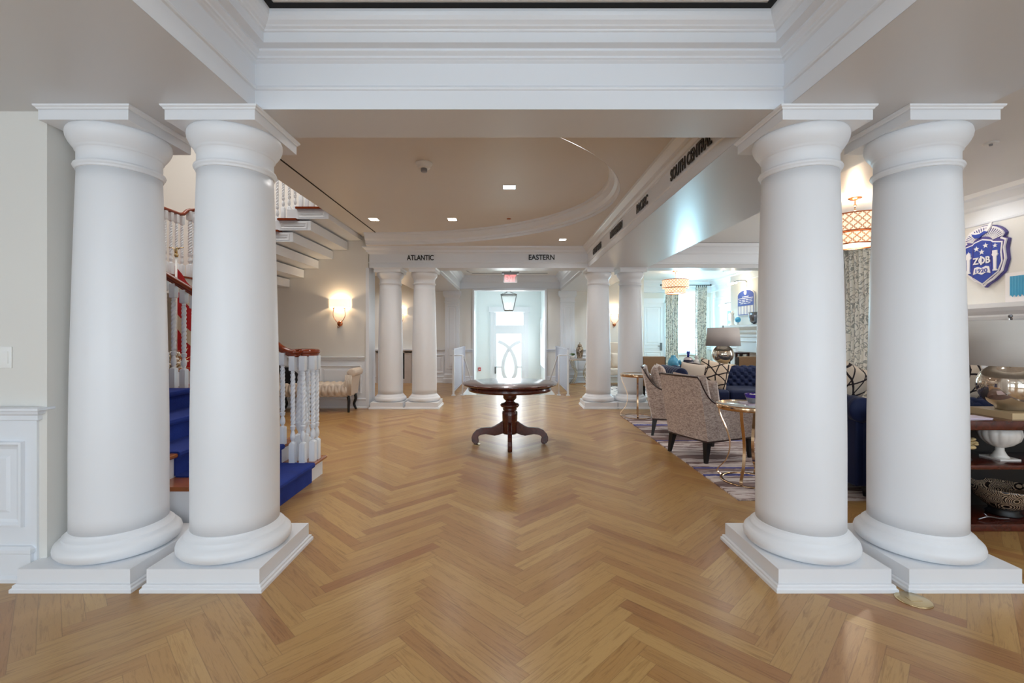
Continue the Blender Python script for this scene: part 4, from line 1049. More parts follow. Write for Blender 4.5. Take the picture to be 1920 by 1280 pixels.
# ================================================================ chesterfield sofas
def sofa(name, loc, ang, W_, label, arm_vis=True):
    t_ = thing(name, (*loc, .0), ang, label, 'sofa')
    # faces -y ; y 0 = front, y .92 = back
    D = .92; z0 = .012
    obj('base', MB().rbox(.10, W_-.10, .06, D-.06, .10, .33, .015), 'navy_velvet', t_)
    def backf(u, v):
        x = .18+(W_-.36)*u; s_ = v
        if s_ < .75: q = s_/.75; y, z, ny, nz = .70+.03*q, .44+.33*q, -1, 0
        else: a = (s_-.75)/.25*pi; y, z, ny, nz = .80-.07*cos(a)+.0, .77+.07*sin(a)*1.0, -cos(a), sin(a)
        k = tuft(u, v, round(W_/.16), 3.5, .035)
        return (x, y+ny*k, z+nz*k)
    obj('backrest', MB().grid(backf, 120, 48), 'navy_velvet', t_)
    obj('back_panel', MB().rbox(.08, W_-.08, .74, .87, .10, .80, .03), 'navy_velvet', t_)
    for sg, x in ((-1, .0), (1, W_)):
        mb = MB(); xi = x-sg*.17; xo = x-sg*.03
        a, b = sorted((xi, xo)); mb.rbox(a, b, .04, .86, .10, .70, .02)
        obj('arm', mb, 'navy_velvet', t_)
        mb = MB(); pl = lambda aa, z: 1+.035*cos(z*pi/.052)*(1 if abs(z) < .4 else 0)
        pr = [(.001, -.44), (.06, -.44), (.095, -.43)]+[(.105, -.42+.84*k/90) for k in range(91)]+[(.095, .43), (.06, .44), (.001, .44)]
        mb.lathe(pr, n=36, rf=pl); mb.xf(Matrix.Translation((x-sg*.075, .45, .74)) @ Matrix.Rotation(pi/2, 4, 'X'))
        obj('arm_roll', mb, 'navy_velvet', t_)
    n = 2 if W_ < 2.3 else 3; cw_ = (W_-.34)/n
    for k in range(n): obj('seat_cushion', MB().rbox(.17+cw_*k+.004, .17+cw_*(k+1)-.004, .02, .72, .33, .50, .045), 'navy_velvet', t_)
    for x in (.14, W_-.14):
        for y in (.1, .82): obj('leg', MB().lathe([(.018, 0), (.032, .1)], x, y, 16, z0=z0-0), 'black_lacquer', t_)
    return t_
s1 = sofa('sofa', (2.62, 7.12), 0, 2.35, 'navy velvet tufted sofa facing the camera below the silver globe lamp')
s2 = sofa('sofa', (5.05, 4.66), pi, 2.2, 'navy velvet sofa seen from behind, backing onto the bookshelf console')
pillow('throw_pillow', .40, .40, .16, (2.98, 7.46, .71), (radians(-14), radians(6), radians(-38)), 'cream_fabric', 'cream pillow with dark piping leaning in the corner of the facing navy sofa', trim='chenille_welt')
pillow('throw_pillow', .47, .47, .17, (3.30, 7.40, .72), (radians(-16), radians(14), radians(-20)), 'lattice_fabric', 'beige pillow with black web pattern on the facing navy sofa')
pillow('throw_pillow', .50, .50, .17, (3.03, 4.16, .87), (radians(28), radians(16), radians(24)), 'lattice_fabric', 'web-patterned pillow on the backward-facing sofa, seen between the front right columns')
pillow('throw_pillow', .50, .46, .16, (4.02, 4.12, .86), (radians(26), radians(-30), 0), 'lattice_fabric', 'web-patterned pillow behind the large globe lamp')

# ================================================================ round gold side tables
def side_table(x, y, rot, label):
    t_ = thing('side_table', (x, y, .012), rot, label, 'side table')
    R_ = .275
    obj('rim', MB().lathe([(R_-.012, .665), (R_, .667), (R_+.004, .68), (R_+.004, .70), (R_, .712), (R_-.012, .712), (R_-.014, .69), (R_-.012, .665)], n=72), 'gold', t_)
    obj('glass_top', MB().lathe([(.001, .700), (R_-.012, .700), (R_-.012, .708), (.001, .708)], n=72), 'table_glass', t_)
    obj('base_ring', MB().lathe([(R_-.055, .0), (R_-.03, .0), (R_-.03, .010), (R_-.055, .010), (R_-.055, .0)], n=72), 'gold', t_)
    for k in range(4):
        a = radians(45+90*k); c, s_ = cos(a), sin(a)
        pts = cr([(R_-.01, .0, .668), (R_-.03, 0, .58), (R_-.085, 0, .45), (R_-.115, 0, .32), (R_-.085, 0, .17), (R_-.0, 0, .055), (R_-.03, 0, .012)], 8)
        pts = [(p[0]*c, p[0]*s_, p[2]) for p in pts]
        obj('leg', MB().ribbon(pts, .026, .008, (-s_, c, 0)), 'gold', t_)
    return t_
side_table(2.225, 4.25, radians(5), 'round gold side table with curved legs holding the purple-rimmed bowl, nearest the camera')
side_table(2.13, 7.58, radians(30), 'smaller looking distant round gold side table at the far end of the rug')
obj('tray_book', MB().box(-.12, .14, -.10, .10, 0, .012), 'book_cover', None, 'thin pale lilac book under the crystal bowl on the near gold table', 'book').location = (2.29, 4.24, .721)
cb_ = thing('crystal_bowl', (2.27, 4.24, .734), 0, 'cut crystal bowl with purple rim on the near round gold table', 'bowl')
obj('bowl', MB().lathe([(.001, .0), (.05, .0), (.058, .015), (.068, .045), (.072, .05), (.066, .05), (.055, .02), (.001, .012)], n=40, rf=lambda a, z: 1+.02*cos(16*a)), 'cut_crystal', cb_)
obj('rim', MB().lathe([(.069, .046), (.079, .075), (.081, .082), (.078, .084), (.072, .07), (.066, .05), (.069, .046)], n=48, rf=lambda a, z: 1+.012*cos(16*a)), 'purple_glass', cb_)
mb = MB()
for k in range(9): a = 2.4*k; mb.sphere((.028*(k**.5)*.6*cos(a), .028*(k**.5)*.6*sin(a), .065), .016, 8)
obj('sweets', mb, 'white_ceramic', cb_)

# ================================================================ console behind the facing sofa, with lamp and jars
def globe_lamp(loc, label, shade, rs=.292, zb=0):
    t_ = thing('globe_lamp', loc, 0, label, 'table lamp')
    obj('foot', MB().box(-.16, .16, -.16, .16, 0, .045), 'beige_base', t_)
    pr = [(.001, .045), (.08, .045)]+[(.185*sin(radians(a)), .225-.172*cos(radians(a))) for a in range(28, 170, 6)]+[(.03, .40), (.03, .42), (.001, .42)]
    obj('globe', MB().lathe(pr, n=56), 'mercury_glass', t_)
    obj('neck', MB().lathe([(.001, .395), (.045, .395), (.045, .41), (.012, .415), (.012, .72), (.001, .72)], n=24), 'silver_grey', t_)
    obj('lamp_shade', MB().lathe([(rs, .375), (rs*.9, .70)], n=64, cap=False), shade, t_).modifiers.new('s', 'SOLIDIFY').thickness = .004
    obj('finial', MB().sphere((0, 0, .735), .014, 12), 'silver_grey', t_)
    return t_
cn = thing('sofa_console', (2.75, 8.12, 0), 0, 'dark narrow console behind the facing navy sofa, carrying jars and lamp', 'console')
obj('top', MB().box(0, 2.3, 0, .36, .75, .79), 'dark_wood', cn); obj('shelf', MB().box(.03, 2.27, .02, .34, .15, .18), 'dark_wood', cn)
for x in (.02, 2.22):
    for y in (.01, .30): obj('leg', MB().box(x, x+.05, y, y+.05, 0, .75), 'dark_wood', cn)
globe_lamp((3.88, 8.30, .79), 'silver globe lamp with grey drum shade above the facing navy sofa', 'lamp_shade_grey')
gv_ = thing('blue_jug', (2.98, 8.30, .79), 0, 'turquoise glass bottle on the console at the left end of the facing sofa', 'bottle')
obj('body', MB().lathe([(.001, 0), (.085, 0), (.095, .03), (.095, .09), (.075, .14), (.045, .17), (.035, .20), (.038, .205), (.001, .205)], n=36), 'blue_glaze', gv_)
obj('spout', MB().tube([(.07, 0, .07), (.12, 0, .10), (.13, 0, .06), (.14, 0, .03)], .026, 12), 'blue_glaze', gv_)
jr = thing('striped_jar', (3.25, 8.30, .79), 0, 'grey and navy striped round jar with blue stopper on the sofa console', 'jar')
obj('body', MB().lathe([(.001, 0), (.05, 0), (.09, .05), (.092, .10), (.07, .155), (.03, .18), (.001, .18)], n=36), 'striped_glaze', jr)
obj('stopper', MB().lathe([(.022, .18), (.02, .22), (.032, .255), (.03, .28), (.001, .28)], n=24), 'sign_blue', jr)
wf = obj('white_jar', MB().lathe([(.001, 0), (.05, 0), (.062, .06), (.04, .12), (.02, .14), (.035, .16), (.02, .20), (.001, .21)], n=30, rf=lambda a, z: 1+.10*cos(7*a)), 'white_ceramic', None, 'ribbed cream jar right of the striped jar on the sofa console', 'jar'); wf.location = (3.40, 8.30, .79)

# tan box chairs and the dark book in the far lounge
def box_chair(loc, ang, w_, h_, label):
    t_ = thing('tan_chair', (*loc, 0), ang, label, 'chair')
    obj('backrest', MB().rbox(-w_/2, w_/2, -.06, .04, .30, h_, .02), 'tan_fabric', t_)
    obj('seat', MB().rbox(-w_/2, w_/2, .0, .52, .32, .46, .03), 'tan_fabric', t_)
    obj('back_frame', MB().box(-w_/2-.012, -w_/2+.003, -.055, .035, .2, h_-.01).box(w_/2-.003, w_/2+.012, -.055, .035, .2, h_-.01), 'black_lacquer', t_)
    for x in (-w_/2+.03, w_/2-.03):
        for y in (-.02, .47): obj('leg', MB().box(x-.02, x+.02, y-.02, y+.02, 0, .33), 'black_lacquer', t_)
box_chair((PX(1225, 9.6), 9.6), 0, .46, PZ(668, 9.6), 'tan square-backed chair before the lounge end door')
box_chair((PX(1408, 9.9), 9.9), .1, .62, PZ(668, 9.9), 'tan square-backed chair right of the grey-shaded globe lamp')
dk = thing('writing_desk', (5.10, 10.50, 0), 0, 'dark desk edge visible above the tan chair right of the grey-shaded lamp', 'desk')
obj('top', MB().box(.1, .42, 0, .4, .925, .96), 'dark_wood', dk)
for x in (.1, .37):
    for y in (0, .35): obj('leg', MB().box(x, x+.05, y, y+.05, 0, .93), 'dark_wood', dk)

# ================================================================ near console with shelves
kx0, kx1, ky0, ky1 = 2.86, 5.0, 3.17, 3.56
kc = thing('bookshelf_console', (kx0, ky0, 0), 0, 'dark reddish wood console with two open shelves at the right edge', 'console')
kw, kd = kx1-kx0, ky1-ky0
obj('top', MB().rbox(0, kw, 0, kd, .70, .765, .006), 'cherry', kc)
obj('shelf', MB().rbox(.03, kw-.03, .012, kd-.02, .425, .455, .004), 'cherry', kc)
obj('plinth_shelf', MB().rbox(0, kw, 0, kd, 0, .05, .005), 'cherry', kc)
for x in (0, kw-.04): obj('side_panel', MB().box(x, x+.04, 0, kd, .05, .70), 'cherry', kc)
obj('back_panel', MB().box(.02, kw-.02, kd-.02, kd-.002, .05, .70), 'black_lacquer', kc)
globe_lamp((3.70, 3.38, .765), 'big silver globe lamp with pale drum shade on the bookshelf console', 'lamp_shade')
bk = obj('magazine', MB().box(-.13, .10, -.07, .07, 0, .006).box(-.12, .11, -.065, .065, .006, .011), 'book_cover', None, 'pale lilac magazine lying on the console top beside the globe lamp', 'magazine'); bk.location = (3.29, 3.28, .766)
ur = thing('ribbed_urn', (3.60, 3.36, .456), 0, 'white ribbed urn on a square foot on the middle shelf of the console', 'urn')
obj('foot', MB().box(-.075, .075, -.075, .075, 0, .012).lathe([(.055, .012), (.04, .03), (.026, .06), (.024, .085), (.001, .085)], n=40), 'white_ceramic', ur)
obj('bowl', MB().lathe([(.001, .082), (.03, .085), (.07, .105), (.105, .14), (.118, .18), (.112, .22), (.09, .235), (.086, .225), (.001, .21)], n=112, rf=lambda a, z: 1+.045*abs(cos(7*a))-.02), 'white_ceramic', ur)
co = thing('coral_ornament', (3.30, 3.33, .456), 0, 'pale gold coral-like ornament on a dark stem on the middle shelf', 'ornament')
mb = MB(); rr = random.Random(5)
for k in range(46):
    a = rr.uniform(0, 2*pi); r_ = rr.uniform(.0, .085); mb.sphere((r_*cos(a), .6*r_*sin(a), .12+rr.uniform(-.022, .03)), rr.uniform(.012, .026), 8, .6)
obj('coral', mb, 'coral', co); obj('stem', MB().tube([(0, 0, .012), (0, 0, .11)], .008, 8).box(-.04, .04, -.03, .03, 0, .012), 'black_lacquer', co)
pb = thing('patterned_bowl', (3.63, 3.36, .05), 0, 'large brown bowl with dotted swirl pattern on the lowest shelf', 'bowl')
obj('bowl', MB().lathe([(.001, .045), (.07, .045), (.11, .07), (.165, .13), (.19, .19), (.194, .205), (.188, .207), (.17, .17), (.12, .10), (.001, .065)], n=64), 'bowl_pattern', pb)
obj('stand', MB().lathe([(.09, 0), (.10, .012), (.08, .03), (.085, .045), (.001, .05)], n=40), 'black_lacquer', pb)
gt_ = obj('twig_ornament', MB().tube(cr([(-.10, 0, .01), (-.04, -.01, .03), (.05, .0, .015), (.12, 0, .012)], 6), .005, 6).tube([(-.04, -.01, .03), (-.06, 0, .05)], .004, 6), 'silver_grey', None, 'thin silver twig lying in front of the patterned bowl', 'ornament'); gt_.location = (3.42, 3.24, .05)

# ================================================================ pendants
def pendant(x, y, label):
    t_ = thing('drum_pendant', (x, y, 0), 0, label, 'pendant lamp', 'two-tier drum pendants in the lounge'); z = 3.05
    obj('canopy', MB().lathe([(.001, z-.03), (.03, z-.028), (.07, z-.012), (.078, z)], n=36), 'copper', t_)
    obj('rod', MB().tube([(0, 0, z-.02), (0, 0, 2.84)], .007, 8).sphere((0, 0, z-.09), .016, 10).sphere((0, 0, z-.15), .013, 10), 'gold', t_)
    def drum(r, z0, z1, nm):
        n = 64; mb = MB().grid(lambda u, v: (r*cos(2*pi*u), r*sin(2*pi*u), z0+(z1-z0)*v), n, 1, uvf=lambda u, v: (round(2*pi*r/.085)*.085*u, (z1-z0)*v))
        o = obj(nm, mb, 'pendant_shade', t_)
        for zz in (z0, z1): obj('band', MB().tube([(r*cos(2*pi*k/n), r*sin(2*pi*k/n), zz) for k in range(n)], .008, 8, closed=True), 'copper', o)
    drum(.335, 2.60, 2.81, 'upper_shade'); drum(.262, 2.46, 2.60, 'lower_shade')
    obj('diffuser', MB().lathe([(.001, 2.468), (.258, 2.468), (.258, 2.474), (.001, 2.474)], n=48), 'sconce_shade', t_)
    obj('spider', MB().tube([(-.33, 0, 2.80), (.33, 0, 2.80)], .004, 6).tube([(0, -.33, 2.80), (0, .33, 2.80)], .004, 6), 'gold', t_)
    point('pendant_light', (x, y, 2.88), 16 if y < 9 else 6, (1, .82, .6), .05); point('pendant_light', (x, y, 2.36), 14 if y < 9 else 4, (1, .84, .64), .08)
pendant(4.27, 5.65, 'larger looking gold two-tier drum pendant between the front right columns')
pendant(4.40, 12.1, 'farther gold two-tier drum pendant in front of the curtained window')

# ================================================================ curtains
def curtain(x0, x1, y, z0, z1, label, axis='x', n=6):
    ln_ = abs(x1-x0)
    def f(u, v):
        a = x0+(x1-x0)*u*(1-.08*sin(pi*v)*(1 if n else 1)); d = .045*sin(u*n*2*pi+.6*sin(v*3))*(1-.3*v)+.01*sin(v*9+u*20)
        p = (a, y+d, z0+(z1-z0)*v); return p if axis == 'x' else (y+d, a, z0+(z1-z0)*v)
    t_ = thing('curtain', (0, 0, 0), 0, label, 'curtain', None)
    obj('fabric', MB().grid(f, n*14, 16, uvf=lambda u, v: (u*ln_*2.2, (z1-z0)*v)), 'curtain_fabric', t_).modifiers.new('s', 'SOLIDIFY').thickness = .004
    mb = MB()
    for k in range(n): a = x0+(x1-x0)*(k+.5)/n; mb.tube([((a if axis == 'x' else y)+(.0), (y if axis == 'x' else a)+0, z1+q) for q in (-.03, .03)], .012, 6)
    obj('rings', mb, 'pewter', t_); return t_
curtain(4.84, 5.25, 14.12, .02, 2.86, 'grey leaf-patterned curtain at the left side of the bright lounge window')
curtain(5.76, 6.12, 14.12, .02, 2.86, 'grey leaf-patterned curtain at the right side of the bright lounge window')
rd = obj('curtain_rod', MB().tube([(4.70, 14.12, 2.90), (6.22, 14.12, 2.90)], .015, 10).sphere((4.69, 14.12, 2.90), .03, 12).sphere((6.22, 14.12, 2.90), .03, 12), 'pewter', None, 'thin dark curtain rod over the bright lounge window', 'curtain rod')
curtain(7.62, 8.42, 6.17, .02, 2.94, 'grey leaf-patterned curtain seen between the two front right columns', 'y', 7)
obj('curtain_rod', MB().tube([(6.17, 6.7, 2.98), (6.17, 8.5, 2.98)], .015, 10).sphere((6.17, 8.5, 2.98), .03, 12), 'pewter', None, 'curtain rod above the curtain between the front right columns', 'curtain rod')

# ================================================================ shield on the chimney breast
sh = thing('shield_plaque', (BX, 5.44, 2.29), 0, 'blue and white shield plaque with stars, torches and book above the near mantel', 'plaque')
def sy(a): return -a          # picture right is towards the camera (-y)
def shield_poly(k=1.0, dz=0):
    pts = [(-.20, .20), (-.255, .17), (-.235, .08), (-.25, -.06), (-.21, -.20), (-.11, -.29), (-.03, -.335), (0, -.365)]
    pts = pts+[(-a, b) for a, b in pts[:-1][::-1]]
    top = [(.20*0+.235*cos(radians(t)), .20+.17*sin(radians(t))) for t in range(15, 166, 10)]
    pts = pts+top
    return [(a*k, b*k+dz) for a, b in pts]
def yz(poly): return [(sy(a), b) for a, b in poly]
obj('backing', MB().prism(yz(shield_poly(1.0)), -.035, -.0, 'x'), 'sign_edge', sh)
obj('white_rim', MB().prism(yz(shield_poly(.97)), -.055, -.035, 'x'), 'sign_white', sh)
obj('ray_field', MB().prism(yz(shield_poly(.91)), -.060, -.055, 'x'), 'sign_edge', sh)
field = [(-.205, .13), (-.11, .15), (-.09, .17), (0, .195), (.09, .17), (.11, .15), (.205, .13), (.195, .02), (.205, -.08), (.165, -.19), (.08, -.255), (0, -.315), (-.08, -.255), (-.165, -.19), (-.205, -.08), (-.195, .02)]
obj('white_border', MB().prism(yz([(a*1.08, b*1.06+.004) for a, b in field]), -.066, -.060, 'x'), 'sign_white', sh)
obj('blue_field', MB().prism(yz(field), -.072, -.066, 'x'), 'sign_blue', sh)
mb = MB()
for k in range(21):
    a = radians(12+k*7.8); c, s_ = cos(a), sin(a); r0, r1 = (.12, .225)
    p = [(c*r0*.95-.004*s_, .17+s_*r0*.55+.004*c), (c*r1-.006*s_*1, .185+s_*.16+.006*c), (c*r1+.006*s_, .185+s_*.16-.006*c), (c*r0*.95+.004*s_, .17+s_*r0*.55-.004*c)]
    mb.prism(yz(p), -.066, -.060, 'x')
obj('rays', mb, 'sign_white', sh)
def star(cx, cz, r): return [(cx+(r if k % 2 == 0 else r*.42)*sin(pi*k/5), cz+(r if k % 2 == 0 else r*.42)*cos(pi*k/5)) for k in range(10)]
for cx, cz, r in ((-.06, .10, .034), (.045, .125, .034), (0, .055, .034), (-.155, .055, .028), (.150, .105, .028)): obj('star', MB().prism(yz(star(cx, cz, r)), -.078, -.072, 'x'), 'sign_white', sh)
for sg in (-1, 1):
    mb = MB(); cx = sg*.152; dz = 0
    mb.prism(yz([(cx-.014, -.17), (cx+.014, -.17), (cx+.018, -.02), (cx+.032, .0), (cx+.032, .012), (cx+.026, .014), (cx+.026, .05), (cx-.026, .05), (cx-.026, .014), (cx-.032, .012), (cx-.032, .0), (cx-.018, -.02)]), -.084, -.072, 'x')
    mb.prism(yz([(cx-.024, -.185), (cx+.024, -.185), (cx+.022, -.168), (cx-.022, -.168)]), -.084, -.072, 'x')
    obj('torch', mb, 'sign_white', sh)
for x in (-.105, .105): obj('divider', MB().prism(yz([(x-.004, -.24), (x+.004, -.24), (x+.004, .15), (x-.004, .15)]), -.075, -.072, 'x'), 'sign_edge', sh)
sign('ZOB', (-.079, 0, -.045), .20, .082, '-x', 'sign_white', 'letters', parent=sh, depth=.006, off=.004)
obj('letter_stroke', MB().box(-.0835, -.072, -.006, .010, -.098, .008), 'sign_white', sh)
bkp = [(-.10, -.205), (-.05, -.19), (0, -.215), (.05, -.19), (.10, -.205), (.085, -.125), (.045, -.115), (0, -.135), (-.045, -.115), (-.085, -.125)]
obj('book', MB().prism(yz(bkp), -.078, -.072, 'x'), 'sign_white', sh)
sign('1920', (-.080, 0, -.165), .135, .048, '-x', 'sign_blue', 'numerals', parent=sh, depth=.004, off=.001)
mb = MB().prism(yz([(-.085, .235), (-.03, .225), (.01, .255), (.07, .28), (.03, .30), (-.02, .275), (-.07, .275), (-.12, .29)]), -.081, -.060, 'x')
obj('dove', mb, 'sign_blue', sh)
mb = MB().prism(yz([(-.13, .27), (-.02, .255), (.05, .275), (.095, .33), (.115, .385), (.085, .38), (.05, .32), (-.02, .29), (-.09, .30), (-.15, .31)]), -.075, -.057, 'x')
obj('scroll', mb, 'sign_white', sh)
spot('shield_lamp', (4.9, 5.3, 2.98), (BX, 5.3, 2.3), 14, NEUT, 80)  # spot aimed at the shield, without a fixture

tf = thing('teal_picture', (BX-.12, 5.0, 1.72), 0, 'small framed picture with teal fringe on the near mantel at the right edge', 'picture')
obj('frame', MB().box(-.012, .012, -.13, .13, 0, .33), 'sign_white', tf)
obj('fringe', MB().grid(lambda u, v: (-.016-.003*sin(u*40), .08-.18*u, .07+.012*sin(u*30)*(1-v)+.22*v), 30, 3), 'teal', tf)

# ================================================================ far chimney breast items
pl = thing('name_plaque', (BX, 0, 0), 0, 'arched blue plaque with white oval emblem and list panels above the far mantel', 'plaque')
ya, yb = 10.56, 11.34; zb0, zt0 = 1.83, 2.44; ym = (ya+yb)/2
arch = [(ya, zb0), (yb, zb0), (yb, zt0-.12)]+[(ym+(yb-ya)/2*cos(radians(a))*1.0, zt0-.12+.13*sin(radians(a))) for a in range(10, 171, 10)]+[(ya, zt0-.12)]
obj('board', MB().prism(arch, -.03, 0, 'x'), 'sign_white', pl)
k_ = lambda y, z: (ym+(y-ym)*.93, 2.13+(z-2.13)*.95)
obj('blue_face', MB().prism([k_(y, max(z, 2.06)) for y, z in arch], -.036, -.03, 'x'), 'sign_blue', pl)
obj('emblem', MB().prism([(ym+.06*cos(2*pi*k/24), 2.40+.06*sin(2*pi*k/24)-.02) for k in range(24)], -.042, -.036, 'x'), 'sign_white', pl)
obj('text_bar', MB().box(-.040, -.036, ya+.05, yb-.05, 2.235, 2.25), 'sign_white', pl)
mb = MB()
for r_, (z, n_) in enumerate(((2.28, 1), (2.20, 4), (2.16, 4), (2.12, 3))):
    for c in range(n_):
        wd = .13 if n_ > 1 else .3; yy = ym+(c-(n_-1)/2)*.165; mb.box(-.039, -.036, yy-wd/2, yy+wd/2, z-.007, z+.007)
obj('lettering_lines', mb, 'sign_white', pl)
mb = MB()
for k in range(6): yy = ya+.04+(yb-ya-.08)*k/5; mb.box(-.035, -.03, yy-.006, yy+.006, 1.86, 2.06)
mb.box(-.035, -.03, ya+.03, yb-.03, 1.845, 1.86); obj('list_dividers', mb, 'sign_blue', pl)
def picture_light(x, y, z, label):
    t_ = thing('picture_light', (x, y, z), 0, label, 'picture light', 'picture lights on the far lounge wall')
    obj('arm', MB().tube(cr([(0, 0, -.10), (0, 0, .0), (-.08, 0, .05), (-.28, 0, .02), (-.34, 0, -.02)], 5), .009, 8), 'pewter', t_)
    obj('lamp_head', MB().tube([(-.35, -.20, -.03), (-.35, .20, -.03)], .022, 10), 'picture_lamp', t_)
    point('picture_light_glow', (x-.33, y, z-.10), 8, (1, .85, .6), .03)
picture_light(BX, 10.95, 2.62, 'picture light on a curved arm over the arched blue plaque')
picture_light(6.3, 12.75, 2.22, 'picture light on a curved arm over the blue framed poster')
pc = thing('blue_poster', (6.3, 12.85, 0), 0, 'tall narrow blue framed poster on the wall left of the far mantel', 'picture')
obj('frame', MB().box(-.03, 0, -.30, .30, 1.45, 2.05), 'sign_blue', pc); obj('print', MB().box(-.034, -.03, -.22, .22, 1.77, 1.97).box(-.034, -.03, -.22, .22, 1.48, 1.68), 'white_ceramic', pc)
zm = 1.60
def mant(px, d=None, x=5.56): return (x, x*F/(px-VX), zm)
bs = thing('blue_globe', mant(1383.5), 0, 'shiny blue ball on the far mantel', 'ornament')
obj('ball', MB().sphere((0, 0, .13), .068, 20), 'teal', bs); obj('stand', MB().lathe([(.05, 0), (.05, .01), (.02, .03), (.03, .065), (.001, .07)], n=20), 'white_ceramic', bs)
tr = thing('trophy_cup', mant(1414), 0, 'ribbed silver cup with handles on the far mantel below the plaque', 'trophy')
obj('cup', MB().lathe([(.001, .03), (.05, .03), (.09, .08), (.11, .18), (.115, .28), (.10, .28), (.001, .2)], n=72, rf=lambda a, z: 1+.05*abs(cos(9*a))), 'silver_grey', tr)
obj('foot', MB().lathe([(.07, 0), (.07, .012), (.03, .02), (.03, .03), (.001, .035)], n=30), 'silver_grey', tr)
for sg in (-1, 1): obj('handle', MB().tube(cr([(0, sg*.10, .24), (0, sg*.17, .26), (0, sg*.17, .15), (0, sg*.09, .12)], 5), .008, 8), 'silver_grey', tr)
fgn = thing('white_figurine', mant(1373.5), 0, 'slim white figurine at the left end of the far mantel', 'figurine')
obj('figure', MB().lathe([(.06, 0), (.06, .02), (.03, .04), (.035, .12), (.045, .18), (.03, .24), (.035, .27), (.022, .30), (.028, .33), (.02, .36), (.001, .365)], n=24), 'white_ceramic', fgn)
obj('wing', MB().tube([(0, -.02, .25), (-.02, -.08, .31), (0, -.12, .30)], [.012, .016, .004], 8).tube([(0, .02, .25), (-.02, .07, .31), (0, .10, .34)], [.012, .016, .004], 8), 'white_ceramic', fgn)

# ================================================================ foyer furniture
# console with marble top and lyre legs
gc = thing('gold_console', (0, 12.72, 0), 0, 'slender gold console with lyre legs against the foyer wall, right of the entry', 'console')
x0, x1 = 1.70, 2.26; zt = .715
obj('top', MB().box(x0-.02, x1+.02, -.18, .18, zt-.03, zt), 'marble', gc); obj('apron', MB().box(x0, x1, -.17, .17, zt-.05, zt-.03), 'gold', gc)
for x, sg in ((x0+.04, 1), (x1-.04, -1)):
    for y in (-.15, .15):
        for off in (0, .06): obj('leg', MB().ribbon(cr([(x-sg*.03+sg*off, y, zt-.05), (x+sg*(.02+off), y, .50), (x+sg*(.11+off*.4), y, .34), (x+sg*(.09+off*.2), y, .18), (x-sg*.01+sg*off, y, .03)], 6), .016, .010, (0, 1, 0)), 'gold_leaf', gc)
    obj('foot_bar', MB().box(min(x-sg*.05, x+sg*.09), max(x-sg*.05, x+sg*.09), -.17, .17, 0, .03), 'gold', gc)
obj('stretcher', MB().box(x0, x1, -.01, .01, .0, .025), 'gold', gc)
gj = thing('ginger_jar', (PX(1087, 12.72), 12.72, zt), 0, 'silver-gold mosaic ginger jar with domed lid on the gold console', 'jar')
obj('body', MB().lathe([(.001, 0), (.07, 0), (.075, .02), (.10, .16), (.105, .24), (.085, .31), (.055, .33), (.001, .33)], n=40), 'mosaic_silver', gj)
obj('lid', MB().lathe([(.06, .33), (.065, .345), (.05, .385), (.02, .40), (.012, .41), (.02, .425), (.001, .445)], n=32), 'mosaic_silver', gj)
pp = thing('potted_succulent', (PX(1072, 12.72), 12.66, zt), 0, 'low green plant in a white bowl on the gold console beside the ginger jar', 'plant')
obj('bowl', MB().lathe([(.001, 0), (.05, 0), (.085, .08), (.08, .08), (.001, .06)], n=30), 'white_ceramic', pp)
mb = MB(); rr = random.Random(9)
for k in range(40): a = rr.uniform(0, 2*pi); r_ = rr.uniform(0, .09); mb.sphere((r_*cos(a), r_*sin(a), .10+rr.uniform(0, .04)*(1-r_*6)), rr.uniform(.015, .024), 7)
obj('leaves', mb, 'green_leaf', pp)
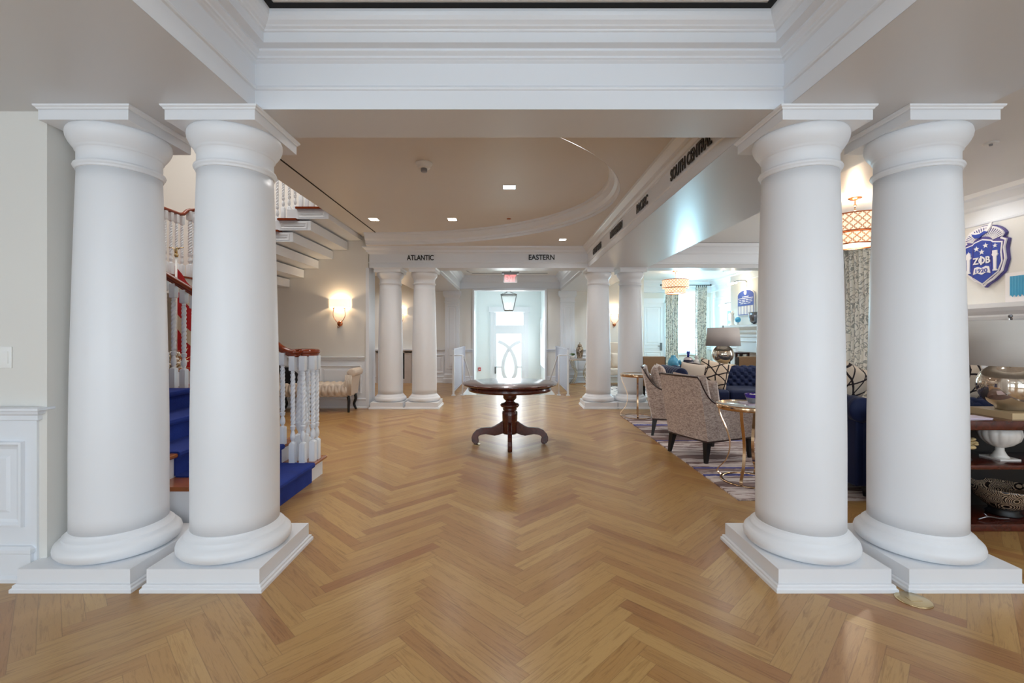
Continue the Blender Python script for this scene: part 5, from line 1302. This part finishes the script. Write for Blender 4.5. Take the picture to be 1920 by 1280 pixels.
# tufted wing chair
wc = thing('wing_chair', (PX(1158, 12.4), 12.35, .01), radians(0), 'pale button-tufted wing chair between the distant right columns', 'chair')
obj('backrest', MB().grid(lambda u, v: (-.34+.68*u, .22+.12*v-tuft(u, v, 4, 4, .05), .42+.72*v), 60, 60), 'cream_fabric', wc)
obj('back_panel', MB().rbox(-.35, .35, .30, .40, .25, 1.15, .03), 'cream_fabric', wc)
obj('seat', MB().rbox(-.30, .30, -.36, .26, .30, .47, .04), 'cream_fabric', wc)
for sg in (-1, 1):
    obj('arm', MB().rbox(min(sg*.29, sg*.38), max(sg*.29, sg*.38), -.34, .34, .25, .66, .035), 'cream_fabric', wc)
    obj('wing', MB().prism([(.0, .6), (.36, .6), (.36, 1.13), (.16, 1.10), (.06, .9)], min(sg*.31, sg*.37), max(sg*.31, sg*.37), 'x'), 'cream_fabric', wc)
    for y in (-.3, .3): obj('leg', MB().box(sg*.30-.022, sg*.30+.022, y-.022, y+.022, 0, .28), 'dark_wood', wc)
pillow('throw_pillow', .40, .40, .14, (PX(1158, 12.3)+.03, 12.33, .69), (radians(-14), 0, 0), 'cream_fabric', 'pale pillow on the tufted wing chair')
obj('foyer_rug', MB().box(2.0, 3.6, 9.9, 12.3, 0, .01), 'white_rug', None, 'white rug with dark branching lines in front of the wing chair', 'rug')
# fireplace in the left back room
fp = thing('foyer_fireplace', (0, 0, 0), 0, 'low marble fireplace with black opening glimpsed between the distant left columns', 'fireplace')
obj('firebox', MB().box(-3.55, -2.95, 13.0, 13.08, .12, .86), 'firebox', fp)
obj('surround', MB().box(-3.75, -3.55, 12.96, 13.1, 0, .9).box(-2.95, -2.77, 12.96, 13.1, 0, .9).box(-3.75, -2.77, 12.96, 13.1, .86, .93).box(-3.55, -2.95, 12.96, 13.1, 0, .12), 'marble', fp)
obj('mantel', MB().box(-3.82, -2.72, 12.90, 13.1, .93, .97), 'trim_paint', fp)

# ---------------------------------------------------------------- names of the setting
cnt = 0
for o in list(C.objects):
    if o.get('kind') == 'structure':
        if o.name.startswith('trim_'): cnt += 1; o.name = 'trim_%d' % cnt
        elif o.name.startswith('ceiling'): o.name = 'ceiling'
for m_ in M.values():
    m_.use_fake_user = False
